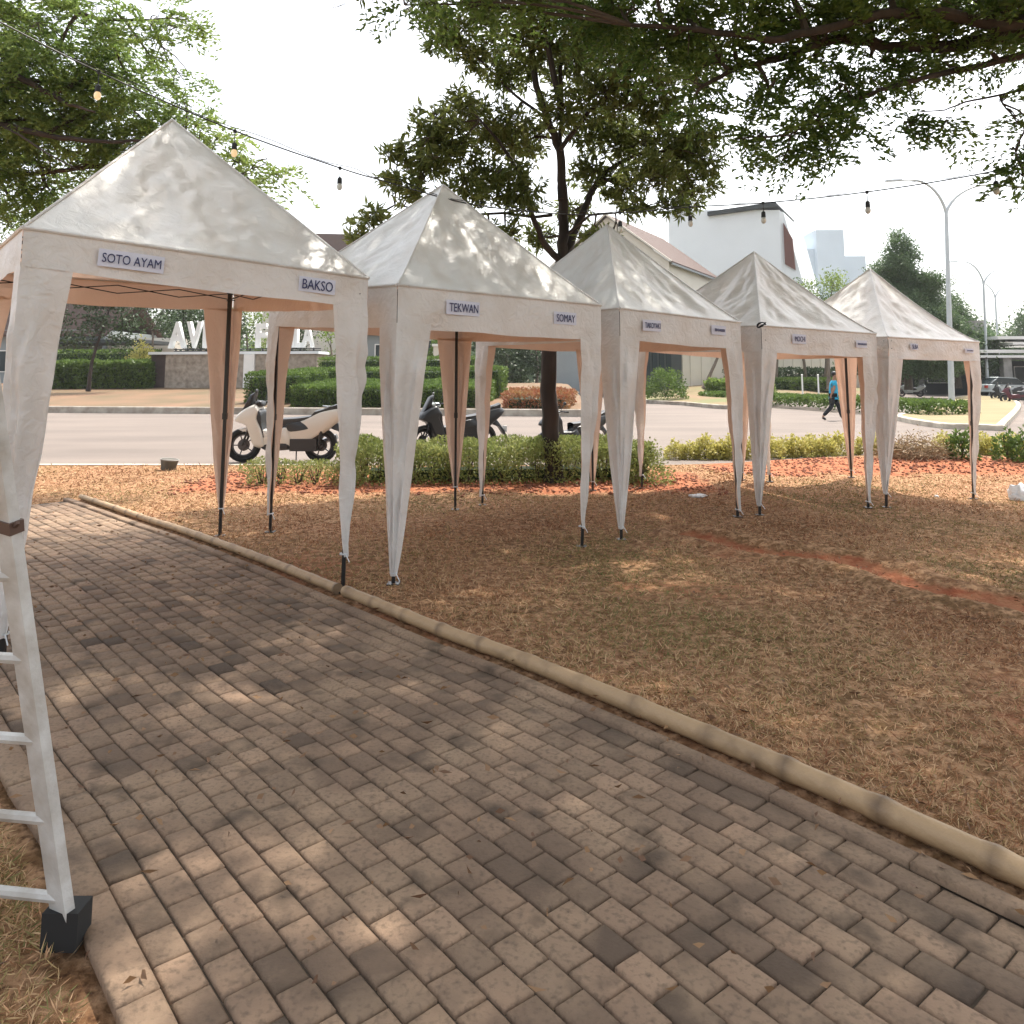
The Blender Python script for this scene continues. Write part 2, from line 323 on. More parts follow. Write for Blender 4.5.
def hedge_box(name, label, p0, p1, depth, zf, h, m, n, L_=.07, W_=.045, rough=.05, group=None, taper=0., cat='hedge', stems=False, top_slope=0.):
    """clipped hedge along p0-p1 (ground xy), depth away from the camera side; zf(x,y) ground level"""
    p0 = Vector((p0[0], p0[1])); p1 = Vector((p1[0], p1[1])); a = (p1-p0); ln = a.length; a.normalize(); b = Vector((-a.y, a.x))
    c = (p0+p1)/2+b*depth/2; base = Vector((c.x, c.y, zf(c.x, c.y)))
    root = empty(name, base, 0, label, cat, group)
    ar = np.array([ln*h, ln*h, depth*h, depth*h, ln*depth*1.3]); cnt = (n*ar/ar.sum()).astype(int); Ps = []; Ns = []
    for i, k in enumerate(cnt):
        u = RS.rand(k); w = RS.rand(k); s = np.zeros(k); t = np.zeros(k); z = np.zeros(k)
        if i == 0: s, t, z, nn = u*ln, 0*u, w, (-b.x, -b.y, .1)
        elif i == 1: s, t, z, nn = u*ln, 0*u+depth, w, (b.x, b.y, .1)
        elif i == 2: s, t, z, nn = 0*u, u*depth, w, (-a.x, -a.y, .1)
        elif i == 3: s, t, z, nn = 0*u+ln, u*depth, w, (a.x, a.y, .1)
        else: s, t, z, nn = u*ln, w*depth, 0*u+1, (0, 0, 1)
        wob = np.array([mnoise.noise(Vector((x*1.7, y*1.7, zz*2+i*7))) for x, y, zz in zip(s, t, z)])*rough*1.6
        ins = -RS.rand(k)**2*rough*2.5+wob
        x = p0.x+a.x*s+b.x*t; y = p0.y+a.y*s+b.y*t
        g = np.array([zf(xx, yy) for xx, yy in zip(x, y)]) if k else np.zeros(0)
        P = np.stack([x+nn[0]*ins, y+nn[1]*ins, g+z*h*(1+0*t)+top_slope*t*z+nn[2]*ins], 1); Ps.append(P)
        Ns.append(np.tile(np.array(nn), (k, 1)))
    P = np.concatenate(Ps); D = rdirs(len(P))+np.concatenate(Ns)*.8+np.array([0, 0, .4]); D /= np.linalg.norm(D, axis=1)[:, None]
    leaf_obj('foliage', P, D, L_*RS.uniform(.6, 1.2, len(P)), W_*RS.uniform(.7, 1.2, len(P)), m, root, tuple(base))
    # woody inside, so that no light comes straight through
    core = MB(); e = rough*2.2
    for s0 in np.arange(e, ln-e, max(.25, ln/24)):
        for t0 in np.linspace(e, depth-e, 3):
            q = p0+a*float(s0)+b*float(t0); z0 = zf(q.x, q.y)
            for _ in range(3):
                d = Vector((random.uniform(-.12, .12), random.uniform(-.12, .12), h*.82+top_slope*t0))
                core.tube([Vector((q.x, q.y, z0-.02))-base, Vector((q.x, q.y, z0))-base+d], [.012, .005], 3, caps=False)
    core.build('stems', M['twig'], root, fix=False)
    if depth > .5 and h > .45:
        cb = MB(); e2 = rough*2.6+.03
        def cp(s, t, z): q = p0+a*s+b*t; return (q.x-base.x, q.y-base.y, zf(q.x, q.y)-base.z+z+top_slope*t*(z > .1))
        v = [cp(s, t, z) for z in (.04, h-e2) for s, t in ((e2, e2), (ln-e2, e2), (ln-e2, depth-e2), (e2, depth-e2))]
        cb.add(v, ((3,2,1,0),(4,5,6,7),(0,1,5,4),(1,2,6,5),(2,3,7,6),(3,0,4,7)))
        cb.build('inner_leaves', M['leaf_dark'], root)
    return root
def bush(name, label, c, r, hgt, m, n, L_, W_, cat='shrub', group=None):
    base = Vector(c); root = empty(name, base, 0, label, cat, group)
    v = rdirs(n); v[:, 2] = np.abs(v[:, 2])*1.1-.1; rad = .55+.5*RS.rand(n)**.6
    lum = np.array([mnoise.noise(Vector(q)*2.1+base) for q in v]); rad = rad*(1+.35*lum)
    P = v*rad[:, None]*np.array([r, r, hgt])+np.array([0, 0, hgt*.08]); D = v+rdirs(n)*.9; D /= np.linalg.norm(D, axis=1)[:, None]
    V, F = leaf_arrays(P, D, L_*RS.uniform(.6, 1.2, n), W_*RS.uniform(.7, 1.2, n))
    link('foliage', npmesh('foliage', V, F, np.repeat(RS.rand(n)*.7, 4)), m, root)
    sb = MB()
    for _ in range(7):
        d = Vector((random.uniform(-.5, .5)*r, random.uniform(-.5, .5)*r, hgt*random.uniform(.6, .95)))
        sb.tube([(0, 0, -.02), d*.5+Vector((0, 0, .02)), d], [.014*max(.5, r), .01*max(.5, r), .005], 4)
    sb.build('stems', M['twig'], root, fix=False)
    return root
# ------------------------------------------------------------------ setting: ground, lawn, path, road
def sheet(name, x0, x1, y0, y1, z, m, kind='structure'):
    mb = MB(); mb.add([(x0,y0,z),(x1,y0,z),(x1,y1,z),(x0,y1,z)], [(0,1,2,3)])
    return tag(mb.build(name, m, fix=False), kind=kind)
sheet('ground', -1500, 1500, -300, 2200, -.30, M['far'])
def lawn_end(x): return 13.55+1.9*sm(2, 8, x)
mb = MB(); rx = np.concatenate([[-160], np.linspace(-4, 14, 40), [160]])
mb.add([(x, lawn_end(x)-.05, -.02) for x in rx]+[(x, 170, -.02) for x in rx], [(i, i+1, i+1+len(rx), i+len(rx)) for i in range(len(rx)-1)])
tag(mb.build('road', M['road'], fix=False), kind='structure')
def pline(pts, step=.1):
    """even resampling of a smooth curve through xy points"""
    P = [Vector((p[0], p[1])) for p in pts]; out = []
    for i in range(len(P)-1):
        a = P[max(i-1, 0)]; b = P[i]; c = P[i+1]; d = P[min(i+2, len(P)-1)]
        n = max(2, int((c-b).length/step))
        for k in range(n):
            t = k/n; out.append(.5*((2*b)+(c-a)*t+(2*a-5*b+4*c-d)*t*t+(3*b-a-3*c+d)*t**3))
    out.append(P[-1]); return out
BAM = [W(x, y) for x, y in ((1150, 945), (800, 785), (532, 671), (442, 637), (341, 595), (260, 562), (187, 535), (147, 522), (110, 509), (80, 499))]
bam = pline(BAM, .05)
edge0 = [Vector((2.6, .1))+Vector((0, 0))]+[Vector((p.x, p.y)) for p in BAM]
pe = pline([(BAM[0].x+1.3, BAM[0].y-1.5)]+[(p.x, p.y) for p in BAM], .05)
def cumlen(P):
    s = [0]
    for a, b in zip(P[:-1], P[1:]): s.append(s[-1]+(b-a).length)
    return s
PS = cumlen(pe)
_pex = np.array([p.x for p in pe]); _pey = np.array([p.y for p in pe]); _ps = np.array(PS)
def path_pt(s, t):
    x = float(np.interp(s, _ps, _pex)); y = float(np.interp(s, _ps, _pey))
    x2 = float(np.interp(s+.25, _ps, _pex)); y2 = float(np.interp(s+.25, _ps, _pey)); x1 = float(np.interp(s-.25, _ps, _pex)); y1 = float(np.interp(s-.25, _ps, _pey))
    d = Vector((x2-x1, y2-y1)).normalized(); n = Vector((-d.y, d.x))
    return Vector((x, y))+n*t
PW = 1.95; T0 = .20
def on_path(x, y):
    d = (_pex-x)**2+(_pey-y)**2; j = int(np.argmin(d))
    if j < 1 or j > len(pe)-2: return 9.
    dd = pe[j+1]-pe[j-1]; n = Vector((-dd.y, dd.x)).normalized()
    return (Vector((x, y))-pe[j]).dot(n)       # >0 : to the left of the pole
GUL = [WL(x, y) for x, y in ((690, 534), (715, 539), (765, 552), (832, 559), (882, 570), (922, 585), (965, 595), (1024, 609), (1150, 640))]
gul = np.array([(p.x, p.y) for p in pline([(p.x, p.y) for p in GUL], .1)])
def soilmask(x, y):
    n = mnoise.noise(Vector((x*1.1, y*1.1, 0)))+.5*mnoise.noise(Vector((x*3.1, y*3.1, 4)))
    v = 0.
    if x < 2.9: v = max(v, sm(9.9, 10.9, y+.35*n)*sm(13.0, 12.3, y+.2*n)*sm(-4.9, -4.3, x)*sm(3.2, 2.4, x))
    v = max(v, sm(12.7, 13.5, y+.45*n-.10*(x-5))*sm(15.2, 14.6, y+.2*n)*sm(2.9, 3.8, x))
    d = np.sqrt(((gul-np.array([x, y]))**2).sum(1)).min(); wdt = .07+.13*sm(2, 5, x)+.06*n
    v = max(v, sm(wdt+.12, wdt-.02, d))
    for cx, cy, r in ((-1.6, 6.1, .65), (-.35, 4.75, .42), (.3, 4.9, .3), (1.3, 5.6, .35), (-1.0, 5.1, .3), (2.3, 3.5, .4), (-.2, 11.2, .8), (1.9, 6.6, .3), (3.2, 2.6, .35)):
        v = max(v, .42*sm(r+.45, r-.35, math.hypot(x-cx, y-cy)+.45*n))
    return v, d
xs = np.concatenate([np.linspace(-70, -9.5, 22), np.arange(-9.2, 11.2, .075), np.linspace(11.5, 70, 22)]); nv = 200
V = []; soil = []
for j in range(nv+1):
    v = j/nv
    for x in xs:
        ye = lawn_end(x); y = -4+(ye+4)*v
        if abs(x) < 11.3:
            s, d = soilmask(x, y) if y > 1 else (0, 9)
            z = lawn_z(x, y)+.012*mnoise.noise(Vector((x*.9, y*.9, 1)))+.007*mnoise.noise(Vector((x*5, y*5, 2)))
            z += -.035*sm(.22, .0, d)+.045*sm(.14, .0, abs(d-.27))*(1 if d < .45 else 0)+s*.010*mnoise.noise(Vector((x*14, y*14, 3)))
            z *= (1-sm(ye-.3, ye, y)*.8)
            tt = on_path(x, y)
            if .0 < tt < PW+.5: z = min(z, .0)-.03*sm(.0, .1, tt)
        else: s, z = 0, -.004
        V.append((x, y, z)); soil.append(s)
nx = len(xs); F = [(j*nx+i, j*nx+i+1, (j+1)*nx+i+1, (j+1)*nx+i) for j in range(nv) for i in range(nx-1)]
lm = bpy.data.materials.new('lawn'); lm.use_nodes = True; N = lm.node_tree.nodes; L = lm.node_tree.links; pb = N['Principled BSDF']; pb.inputs['Roughness'].default_value = .95; pb.inputs['Specular IOR Level'].default_value = .1
tc = N.new('ShaderNodeTexCoord')
def nz(s, d=8, dist=0.):
    n = N.new('ShaderNodeTexNoise'); n.inputs['Scale'].default_value = s; n.inputs['Detail'].default_value = d; n.inputs['Distortion'].default_value = dist; L.new(tc.outputs['Object'], n.inputs['Vector']); return n.outputs['Fac']
def mrg(s, a, b):
    m = N.new('ShaderNodeMapRange'); m.inputs[1].default_value = a; m.inputs[2].default_value = b; L.new(s, m.inputs[0]); return m.outputs[0]
def mxc(f, a, b):
    m = N.new('ShaderNodeMix'); m.data_type = 'RGBA'; L.new(f, m.inputs['Factor'])
    for k, c in (('A', a), ('B', b)):
        if isinstance(c, tuple): m.inputs[k].default_value = c+(1,)
        else: L.new(c, m.inputs[k])
    return m.outputs['Result']
c = mxc(mrg(nz(.9), .35, .65), (.25, .125, .066), (.17, .10, .046))
c = mxc(mrg(nz(14, 10), .42, .62), c, (.44, .265, .15))
c = mxc(mrg(nz(45, 6), .5, .75), c, (.075, .036, .02))
at = N.new('ShaderNodeAttribute'); at.attribute_name = 'rnd'
ad = N.new('ShaderNodeMath'); ad.operation = 'MULTIPLY_ADD'; L.new(nz(7, 8), ad.inputs[0]); ad.inputs[1].default_value = 1.1; ad.inputs[2].default_value = -.55
a2 = N.new('ShaderNodeMath'); a2.operation = 'ADD'; L.new(ad.outputs[0], a2.inputs[0]); L.new(at.outputs['Fac'], a2.inputs[1])
red = mxc(mrg(nz(9, 9), .35, .7), (.28, .090, .045), (.37, .17, .09))
c = mxc(mrg(a2.outputs[0], .3, .75), c, red); L.new(c, pb.inputs['Base Color'])
bp = N.new('ShaderNodeBump'); bp.inputs['Strength'].default_value = .8; bp.inputs['Distance'].default_value = .03; L.new(nz(28, 10), bp.inputs['Height']); L.new(bp.outputs[0], pb.inputs['Normal'])
tag(link('lawn', npmesh('lawn', V, F, soil), lm, smooth=True), kind='structure')
# pale flush edge between lawn and road
mb = MB(); ex = np.linspace(-70, -3.4, 81)
for x0, x1 in zip(ex[:-1], ex[1:]):
    v = []
    for x in (x0, x1):
        y = lawn_end(x); v += [(x, y, -.1), (x, y, .012), (x, y+.14, .012), (x, y+.14, -.1)]
    mb.add(v, [(0, 4, 5, 1), (1, 5, 6, 2), (2, 6, 7, 3)])
tag(mb.build('road_edge', M['kerb_pale']), kind='structure')
# paving blocks in a running bond, following the bamboo edging
pm = bpy.data.materials.new('paving_blocks'); pm.use_nodes = True; N = pm.node_tree.nodes; L = pm.node_tree.links; pb = N['Principled BSDF']; pb.inputs['Roughness'].default_value = .85; pb.inputs['Specular IOR Level'].default_value = .25
tc = N.new('ShaderNodeTexCoord'); at = N.new('ShaderNodeAttribute'); at.attribute_name = 'rnd'
c = mxc(at.outputs['Fac'], (.075, .054, .040), (.32, .215, .145)); c = mxc(mrg(nz(2.1, 9, .6), .45, .68), c, (.30, .21, .14)); c = mxc(mrg(nz(5.5, 9), .56, .72), c, (.095, .068, .048)); c = mxc(mrg(nz(60, 6), .5, .8), c, (.12, .085, .06)); L.new(c, pb.inputs['Base Color'])
bp = N.new('ShaderNodeBump'); bp.inputs['Strength'].default_value = .55; bp.inputs['Distance'].default_value = .006; L.new(nz(90, 8), bp.inputs['Height']); L.new(bp.outputs[0], pb.inputs['Normal'])
V = []; F = []; R_ = []
SMAX = PS[-1]-.05; bl, bw = .150, .100
endp = Vector((-5.45, 9.7)); endn = Vector((-.93, .36))
def quadblock(s0, s1, t0, t1, z, rv, g=.004, bev=.007):
    n = len(V); co = [(s0+g, t0+g), (s1-g, t0+g), (s1-g, t1-g), (s0+g, t1-g)]; ci = [(s0+g+bev, t0+g+bev), (s1-g-bev, t0+g+bev), (s1-g-bev, t1-g-bev), (s0+g+bev, t1-g-bev)]
    tl = [RS.normal()*.0012 for _ in range(4)]
    for (s, t), dz in zip(co, (0,)*4): p = path_pt(s, t); V.append((p.x, p.y, z-.03))
    for (s, t), dz in zip(co, tl): p = path_pt(s, t); V.append((p.x, p.y, z-.006+dz))
    for (s, t), dz in zip(ci, tl): p = path_pt(s, t); V.append((p.x, p.y, z+dz))
    for a in (0, 4):
        for i in range(4): j = (i+1) % 4; F.append((n+a+i, n+a+j, n+a+4+j, n+a+4+i))
    F.append((n+8, n+9, n+10, n+11)); R_.extend([rv]*12)
nt_ = int(PW/bw)
for it in range(nt_):
    t = T0+it*bw; s = -(it % 2)*bl/2+.02
    while s < SMAX:
        m = path_pt(s+bl/2, t+bw/2)
        if s > 0 and (m-endp).dot(endn) < .15*math.sin(m.y*5): quadblock(s, min(s+bl, SMAX), t, t+bw, .012+RS.normal()*.0015, float(np.clip(RS.normal(.55, .19)-.35*(RS.rand() < .04), .05, 1)))
        s += bl
tag(link('paved_path', npmesh('paved_path', V, F, R_), pm), kind='structure')
mb = MB(); ns = 120
for k in range(ns):
    a = .02+(SMAX-.02)*k/ns; b_ = .02+(SMAX-.02)*(k+1)/ns
    q = [path_pt(a, T0-.03), path_pt(b_, T0-.03), path_pt(b_, T0+PW+.02), path_pt(a, T0+PW+.02)]
    mb.add([(p.x, p.y, -.002) for p in q], [(0, 1, 2, 3)])
tag(mb.build('path_bedding', mat('joint_sand', (.085, .062, .042), .95, .3, 20)), kind='structure')
V = []; F = []; R_ = []
s = .02
while s < SMAX-.3:
    quadblock(s, s+.5, T0-.085, T0-.004, .030+RS.normal()*.002, .55, .003, .012)
    quadblock(s, s+.5, T0+nt_*bw+.004, T0+nt_*bw+.11, .026+RS.normal()*.002, .6, .003, .012); s += .5
tag(link('path_edging', npmesh('path_edging', V, F, R_), pm), kind='structure')
# bamboo pole lying along the path, in two lengths
def bamboo(name, label, i0, i1, r):
    pts = bam[i0:i1]; b0 = Vector((pts[0].x, pts[0].y, 0)); P3 = []; rad = []; cl = cumlen(pts); nn = .36
    for p, s in zip(pts, cl):
        P3.append(Vector((p.x, p.y, r*.92+lawn_z(p.x, p.y)))-b0); ph = (s % nn)/nn; rad.append(r*(1+.18*math.exp(-((min(ph, 1-ph))/.07)**2))*(1-.12*s/max(cl)))
    mb = MB(); mb.tube(P3, rad, 14); o = mb.build(name, M['bamboo'], smooth=True); o.location = b0
    at = o.data.attributes.new('rnd', 'FLOAT', 'POINT'); ph = [(s % nn)/nn for s in cl]
    at.data.foreach_set('value', np.repeat([max(0, 1-min(p, 1-p)/.09)*.9+.25*mnoise.noise(Vector((s*3, 0, 0))) for p, s in zip(ph, cl)], 14)[:len(o.data.vertices)].astype(np.float32))
    tag(o, label, 'bamboo pole', 'bamboo poles edging the path')
n_ = len(bam); cut = int(n_*.42)
bamboo('bamboo_pole', 'thick pale bamboo pole lying along the near stretch of the paved path', 0, cut, .041)
bamboo('bamboo_pole', 'thinner bamboo pole lying along the far end of the paved path', cut+1, n_-1, .034)
# dry grass, too fine to count
def grass(n, name):
    D = 1.6*(13.6/1.6)**RS.rand(n*2); keep = RS.rand(n*2) < np.clip((D/5)**.35, .5, 1); D = D[keep][:n]
    X = RS.uniform(-1, 1, len(D))*(D*.70+.5); ok = []; pr = []
    for x, y in zip(X, D):
        if y > lawn_end(x)-.03: ok.append(False); continue
        tt = on_path(x, y)
        if -.045 < tt < T0+PW+.12 and (Vector((x, y))-endp).dot(endn) < .1: ok.append(False); continue
        if x < -3.0 and y < 9 and tt > 0 and RS.rand() < .2: ok.append(False); continue
        s, d = soilmask(x, y); cl = mnoise.noise(Vector((x*2.3, y*2.3, 8)))
        ok.append(RS.rand() > s*1.15 and RS.rand() < .66+.7*cl)
    ok = np.array(ok); X = X[ok]; Y = D[ok]; m = len(X)
    Z = np.array([lawn_z(x, y)+.012*mnoise.noise(Vector((x*.9, y*.9, 1)))+.007*mnoise.noise(Vector((x*5, y*5, 2))) for x, y in zip(X, Y)])-.003
    P = np.stack([X, Y, Z], 1); Dn = RS.normal(size=(m, 3)); Dn[:, 2] = np.abs(Dn[:, 2])*.55+.12; Dn /= np.linalg.norm(Dn, axis=1)[:, None]
    Ln = RS.uniform(.014, .048, m)*(1+.03*Y)*(1+.5*(RS.rand(m)<.08)); Wd = (.0020+.00062*Y)*RS.uniform(.7, 1.3, m)
    V, F = leaf_arrays(P, Dn, Ln, Wd)
    g = np.array([mnoise.noise(Vector((x*.55, y*.55, 5))) for x, y in zip(X, Y)])
    R = np.clip(.43+.62*g+RS.normal(size=m)*.22+.10*(X > 2), 0, 1); return link(name, npmesh(name, V, F, np.repeat(R, 4)), None)
gm = bpy.data.materials.new('grass_blades'); gm.use_nodes = True; N = gm.node_tree.nodes; L = gm.node_tree.links; pb = N['Principled BSDF']; pb.inputs['Roughness'].default_value = .7; pb.inputs['Specular IOR Level'].default_value = .2
at = N.new('ShaderNodeAttribute'); at.attribute_name = 'rnd'; rp = N.new('ShaderNodeValToRGB'); L.new(at.outputs['Fac'], rp.inputs[0]); L.new(rp.outputs[0], pb.inputs['Base Color'])
e = rp.color_ramp.elements; e[0].position = .0; e[0].color = (.20, .080, .040, 1); e[1].position = 1.; e[1].color = (.16, .165, .058, 1)
for p_, c_ in ((.25, (.42, .215, .11, 1)), (.5, (.60, .40, .235, 1)), (.72, (.34, .245, .105, 1))): q = e.new(p_); q.color = c_
go = grass(400000, 'grass'); go.data.materials.append(gm); tag(go, 'short dry brown and green grass growing across the lawn', 'grass', kind='stuff')
n = 2400; D = 2+11*RS.rand(n)**.8; X = RS.uniform(-1, 1, n)*(D*.68); P = []
for x, y in zip(X, D):
    if y < lawn_end(x)-.1: P.append((x, y, lawn_z(x, y)+.018+.02*(on_path(x, y) > 0)))
P = np.array(P); Dn = rdirs(len(P)); Dn[:, 2] = np.abs(Dn[:, 2])*.15; V, F = leaf_arrays(P, Dn, RS.uniform(.025, .06, len(P)), RS.uniform(.01, .022, len(P)))
tag(link('fallen_leaves', npmesh('fallen_leaves', V, F, np.repeat(RS.rand(len(P)), 4)), mat('dry_leaf', (.30, .17, .08), .7, 0, 1, (.13, .065, .035), attr=True)), 'small dry brown leaves fallen on lawn and paving', 'leaves', kind='stuff')
# loose clods on the bare red soil
n = 5200; P = []
while len(P) < n:
    x, y = RS.uniform(-5, 12), RS.uniform(9.8, 15.0)
    if y < lawn_end(x)-.1 and RS.rand() < soilmask(x, y)[0]: P.append((x, y, lawn_z(x, y)+.004))
P = np.array(P); R_ = RS.uniform(.012, .045, n)*RS.uniform(.5, 1, n); oc = np.array([(1,0,0),(0,1,0),(-1,0,0),(0,-1,0),(0,0,.8),(0,0,-.5)]); fc = np.array([(0,1,4),(1,2,4),(2,3,4),(3,0,4),(1,0,5),(2,1,5),(3,2,5),(0,3,5)])
V = (P[:, None, :]+oc[None]*R_[:, None, None]*RS.uniform(.6, 1.3, (n, 6, 1))).reshape(-1, 3); F = (fc[None]+np.arange(n)[:, None, None]*6).reshape(-1, 3)
tag(link('soil_clods', npmesh('soil_clods', V, F, np.repeat(RS.rand(n), 6)), mat('red_clods', (.27, .098, .052), .95, 0, 1, (.16, .06, .034), attr=True)), 'loose clods of red earth below the roadside hedges', 'soil', kind='stuff')
# verges across the road
def va_front(x): return 31.1-.155*x
def va_z(x, y): return .20+max(0, min(.95, .062*(y-va_front(x)-.3)))-.02
def strip(name, front, back, zf, zb, m, n=40, rows=8):
    f = pline(front, 2.0); b = [None]*len(f); cb = pline(back, 1.0); mb = MB(); k = len(f)
    def fn(u, v):
        i = min(k-1, int(round(u*(k-1)))); p = f[i]; q = cb[min(len(cb)-1, int(round(u*(len(cb)-1))))]; r = p.lerp(q, v)
        return (r.x, r.y, zf+(zb-zf)*v**.8+.02*mnoise.noise(Vector((r.x*.7, r.y*.7, 0)))*(v > 0))
    mb.grid(fn, k-1, rows); return tag(mb.build(name, m, smooth=True, fix=False), kind='structure')
mb = MB(); XA0, XA1 = -75, 3.35
def fnA(u, v):
    x = XA0+(XA1-XA0)*u; y = va_front(x)+.14+34*v**1.5; z = va_z(x, y)+.03*mnoise.noise(Vector((x*.6, y*.6, 0)))*(v > 0)
    return (x, y, z*(1 if True else 0))
mb.grid(fnA, 110, 26); tag(mb.build('verge', M['verge'], smooth=True, fix=False), kind='structure')
def kerb(name, pts, m, w=.16, h=.19, step=1.2, z=-.03):
    P = pline(pts, step); mb = MB(); v = []
    for i, p in enumerate(P):
        d = (P[min(i+1, len(P)-1)]-P[max(i-1, 0)]).normalized(); n = Vector((-d.y, d.x))
        for o, zz in ((0, z), (0, h-.03), (.03, h), (w, h), (w, z)): q = p+n*o; v.append((q.x, q.y, zz))
    k = 5; mb.add(v, [(i*k+j, (i+1)*k+j, (i+1)*k+j+1, i*k+j+1) for i in range(len(P)-1) for j in range(k-1)])
    return tag(mb.build(name, m), kind='structure')
kerb('kerb', [(x, va_front(x)) for x in np.linspace(-75, 2.6, 40)]+[(3.2, 31.0), (3.5, 32.2), (3.6, 36), (3.3, 44), (2.6, 60)], M['kerb'], h=.27)
VB = [(640, 397), (645, 402.5), (682, 405), (727, 409), (769, 407), (815, 400), (862, 397), (908, 392.5)]
fb = [W(x, y, 0) for x, y in VB]; fb = [(p.x, p.y) for p in fb]
kerb('kerb', fb, M['kerb'], step=1.0)
bk = [W(x, 378, D=D) for x, D in ((636, 72), (660, 68), (700, 66), (760, 66), (800, 74), (850, 88), (900, 104), (925, 118))]
strip('verge', fb, [(p.x, p.y) for p in bk], .16, .95, M['verge_green'])
IS = [(893, 419), (912, 423.5), (943, 428), (970, 429), (1004, 430.5)]; IS2 = [(1021, 407), (1010, 398.5)]; IS3 = [(960, 398), (928, 410)]
isl = [W(x, y) for x, y in IS+IS2+IS3]; ip = [(p.x, p.y) for p in isl]
ilp = pline([ip[0]]+ip[1:5], .6)+pline(ip[4:7], 1.)[1:]+pline(ip[6:]+[ip[0]], 1.)[1:]
kerb('kerb', [(p.x, p.y) for p in ilp], M['kerb_pale'], w=.2, h=.15, step=5)
mb = MB(); mb.add([(p.x, p.y, .13) for p in ilp[:-1]], [tuple(range(len(ilp)-1))]); tag(mb.build('traffic_island', M['verge_gold']), kind='structure')
# ------------------------------------------------------------------ lettering
def text_mesh(s, w, h, extrude=.001, bold=.0, font=None):
    """flat text centred on the origin in the xz plane, facing -y, fitted to w x h"""
    cu = bpy.data.curves.new('lettering', 'FONT'); cu.body = s; cu.size = 1; cu.extrude = 0.02; cu.offset = bold; cu.resolution_u = 3
    ob = bpy.data.objects.new('lettering', cu); COL.objects.link(ob); bpy.context.view_layer.update()
    me = bpy.data.meshes.new_from_object(ob.evaluated_get(bpy.context.evaluated_depsgraph_get())); bpy.data.objects.remove(ob); bpy.data.curves.remove(cu)
    co = np.zeros(len(me.vertices)*3); me.vertices.foreach_get('co', co); co = co.reshape(-1, 3)
    mn, mx = co.min(0), co.max(0); q = np.empty_like(co)
    q[:, 0] = ((co[:, 0]-mn[0])/(mx[0]-mn[0])-.5)*w; q[:, 2] = ((co[:, 1]-mn[1])/(mx[1]-mn[1])-.5)*h; q[:, 1] = -co[:, 2]/.02*extrude
    me.vertices.foreach_set('co', q.ravel()); me.update(); return me
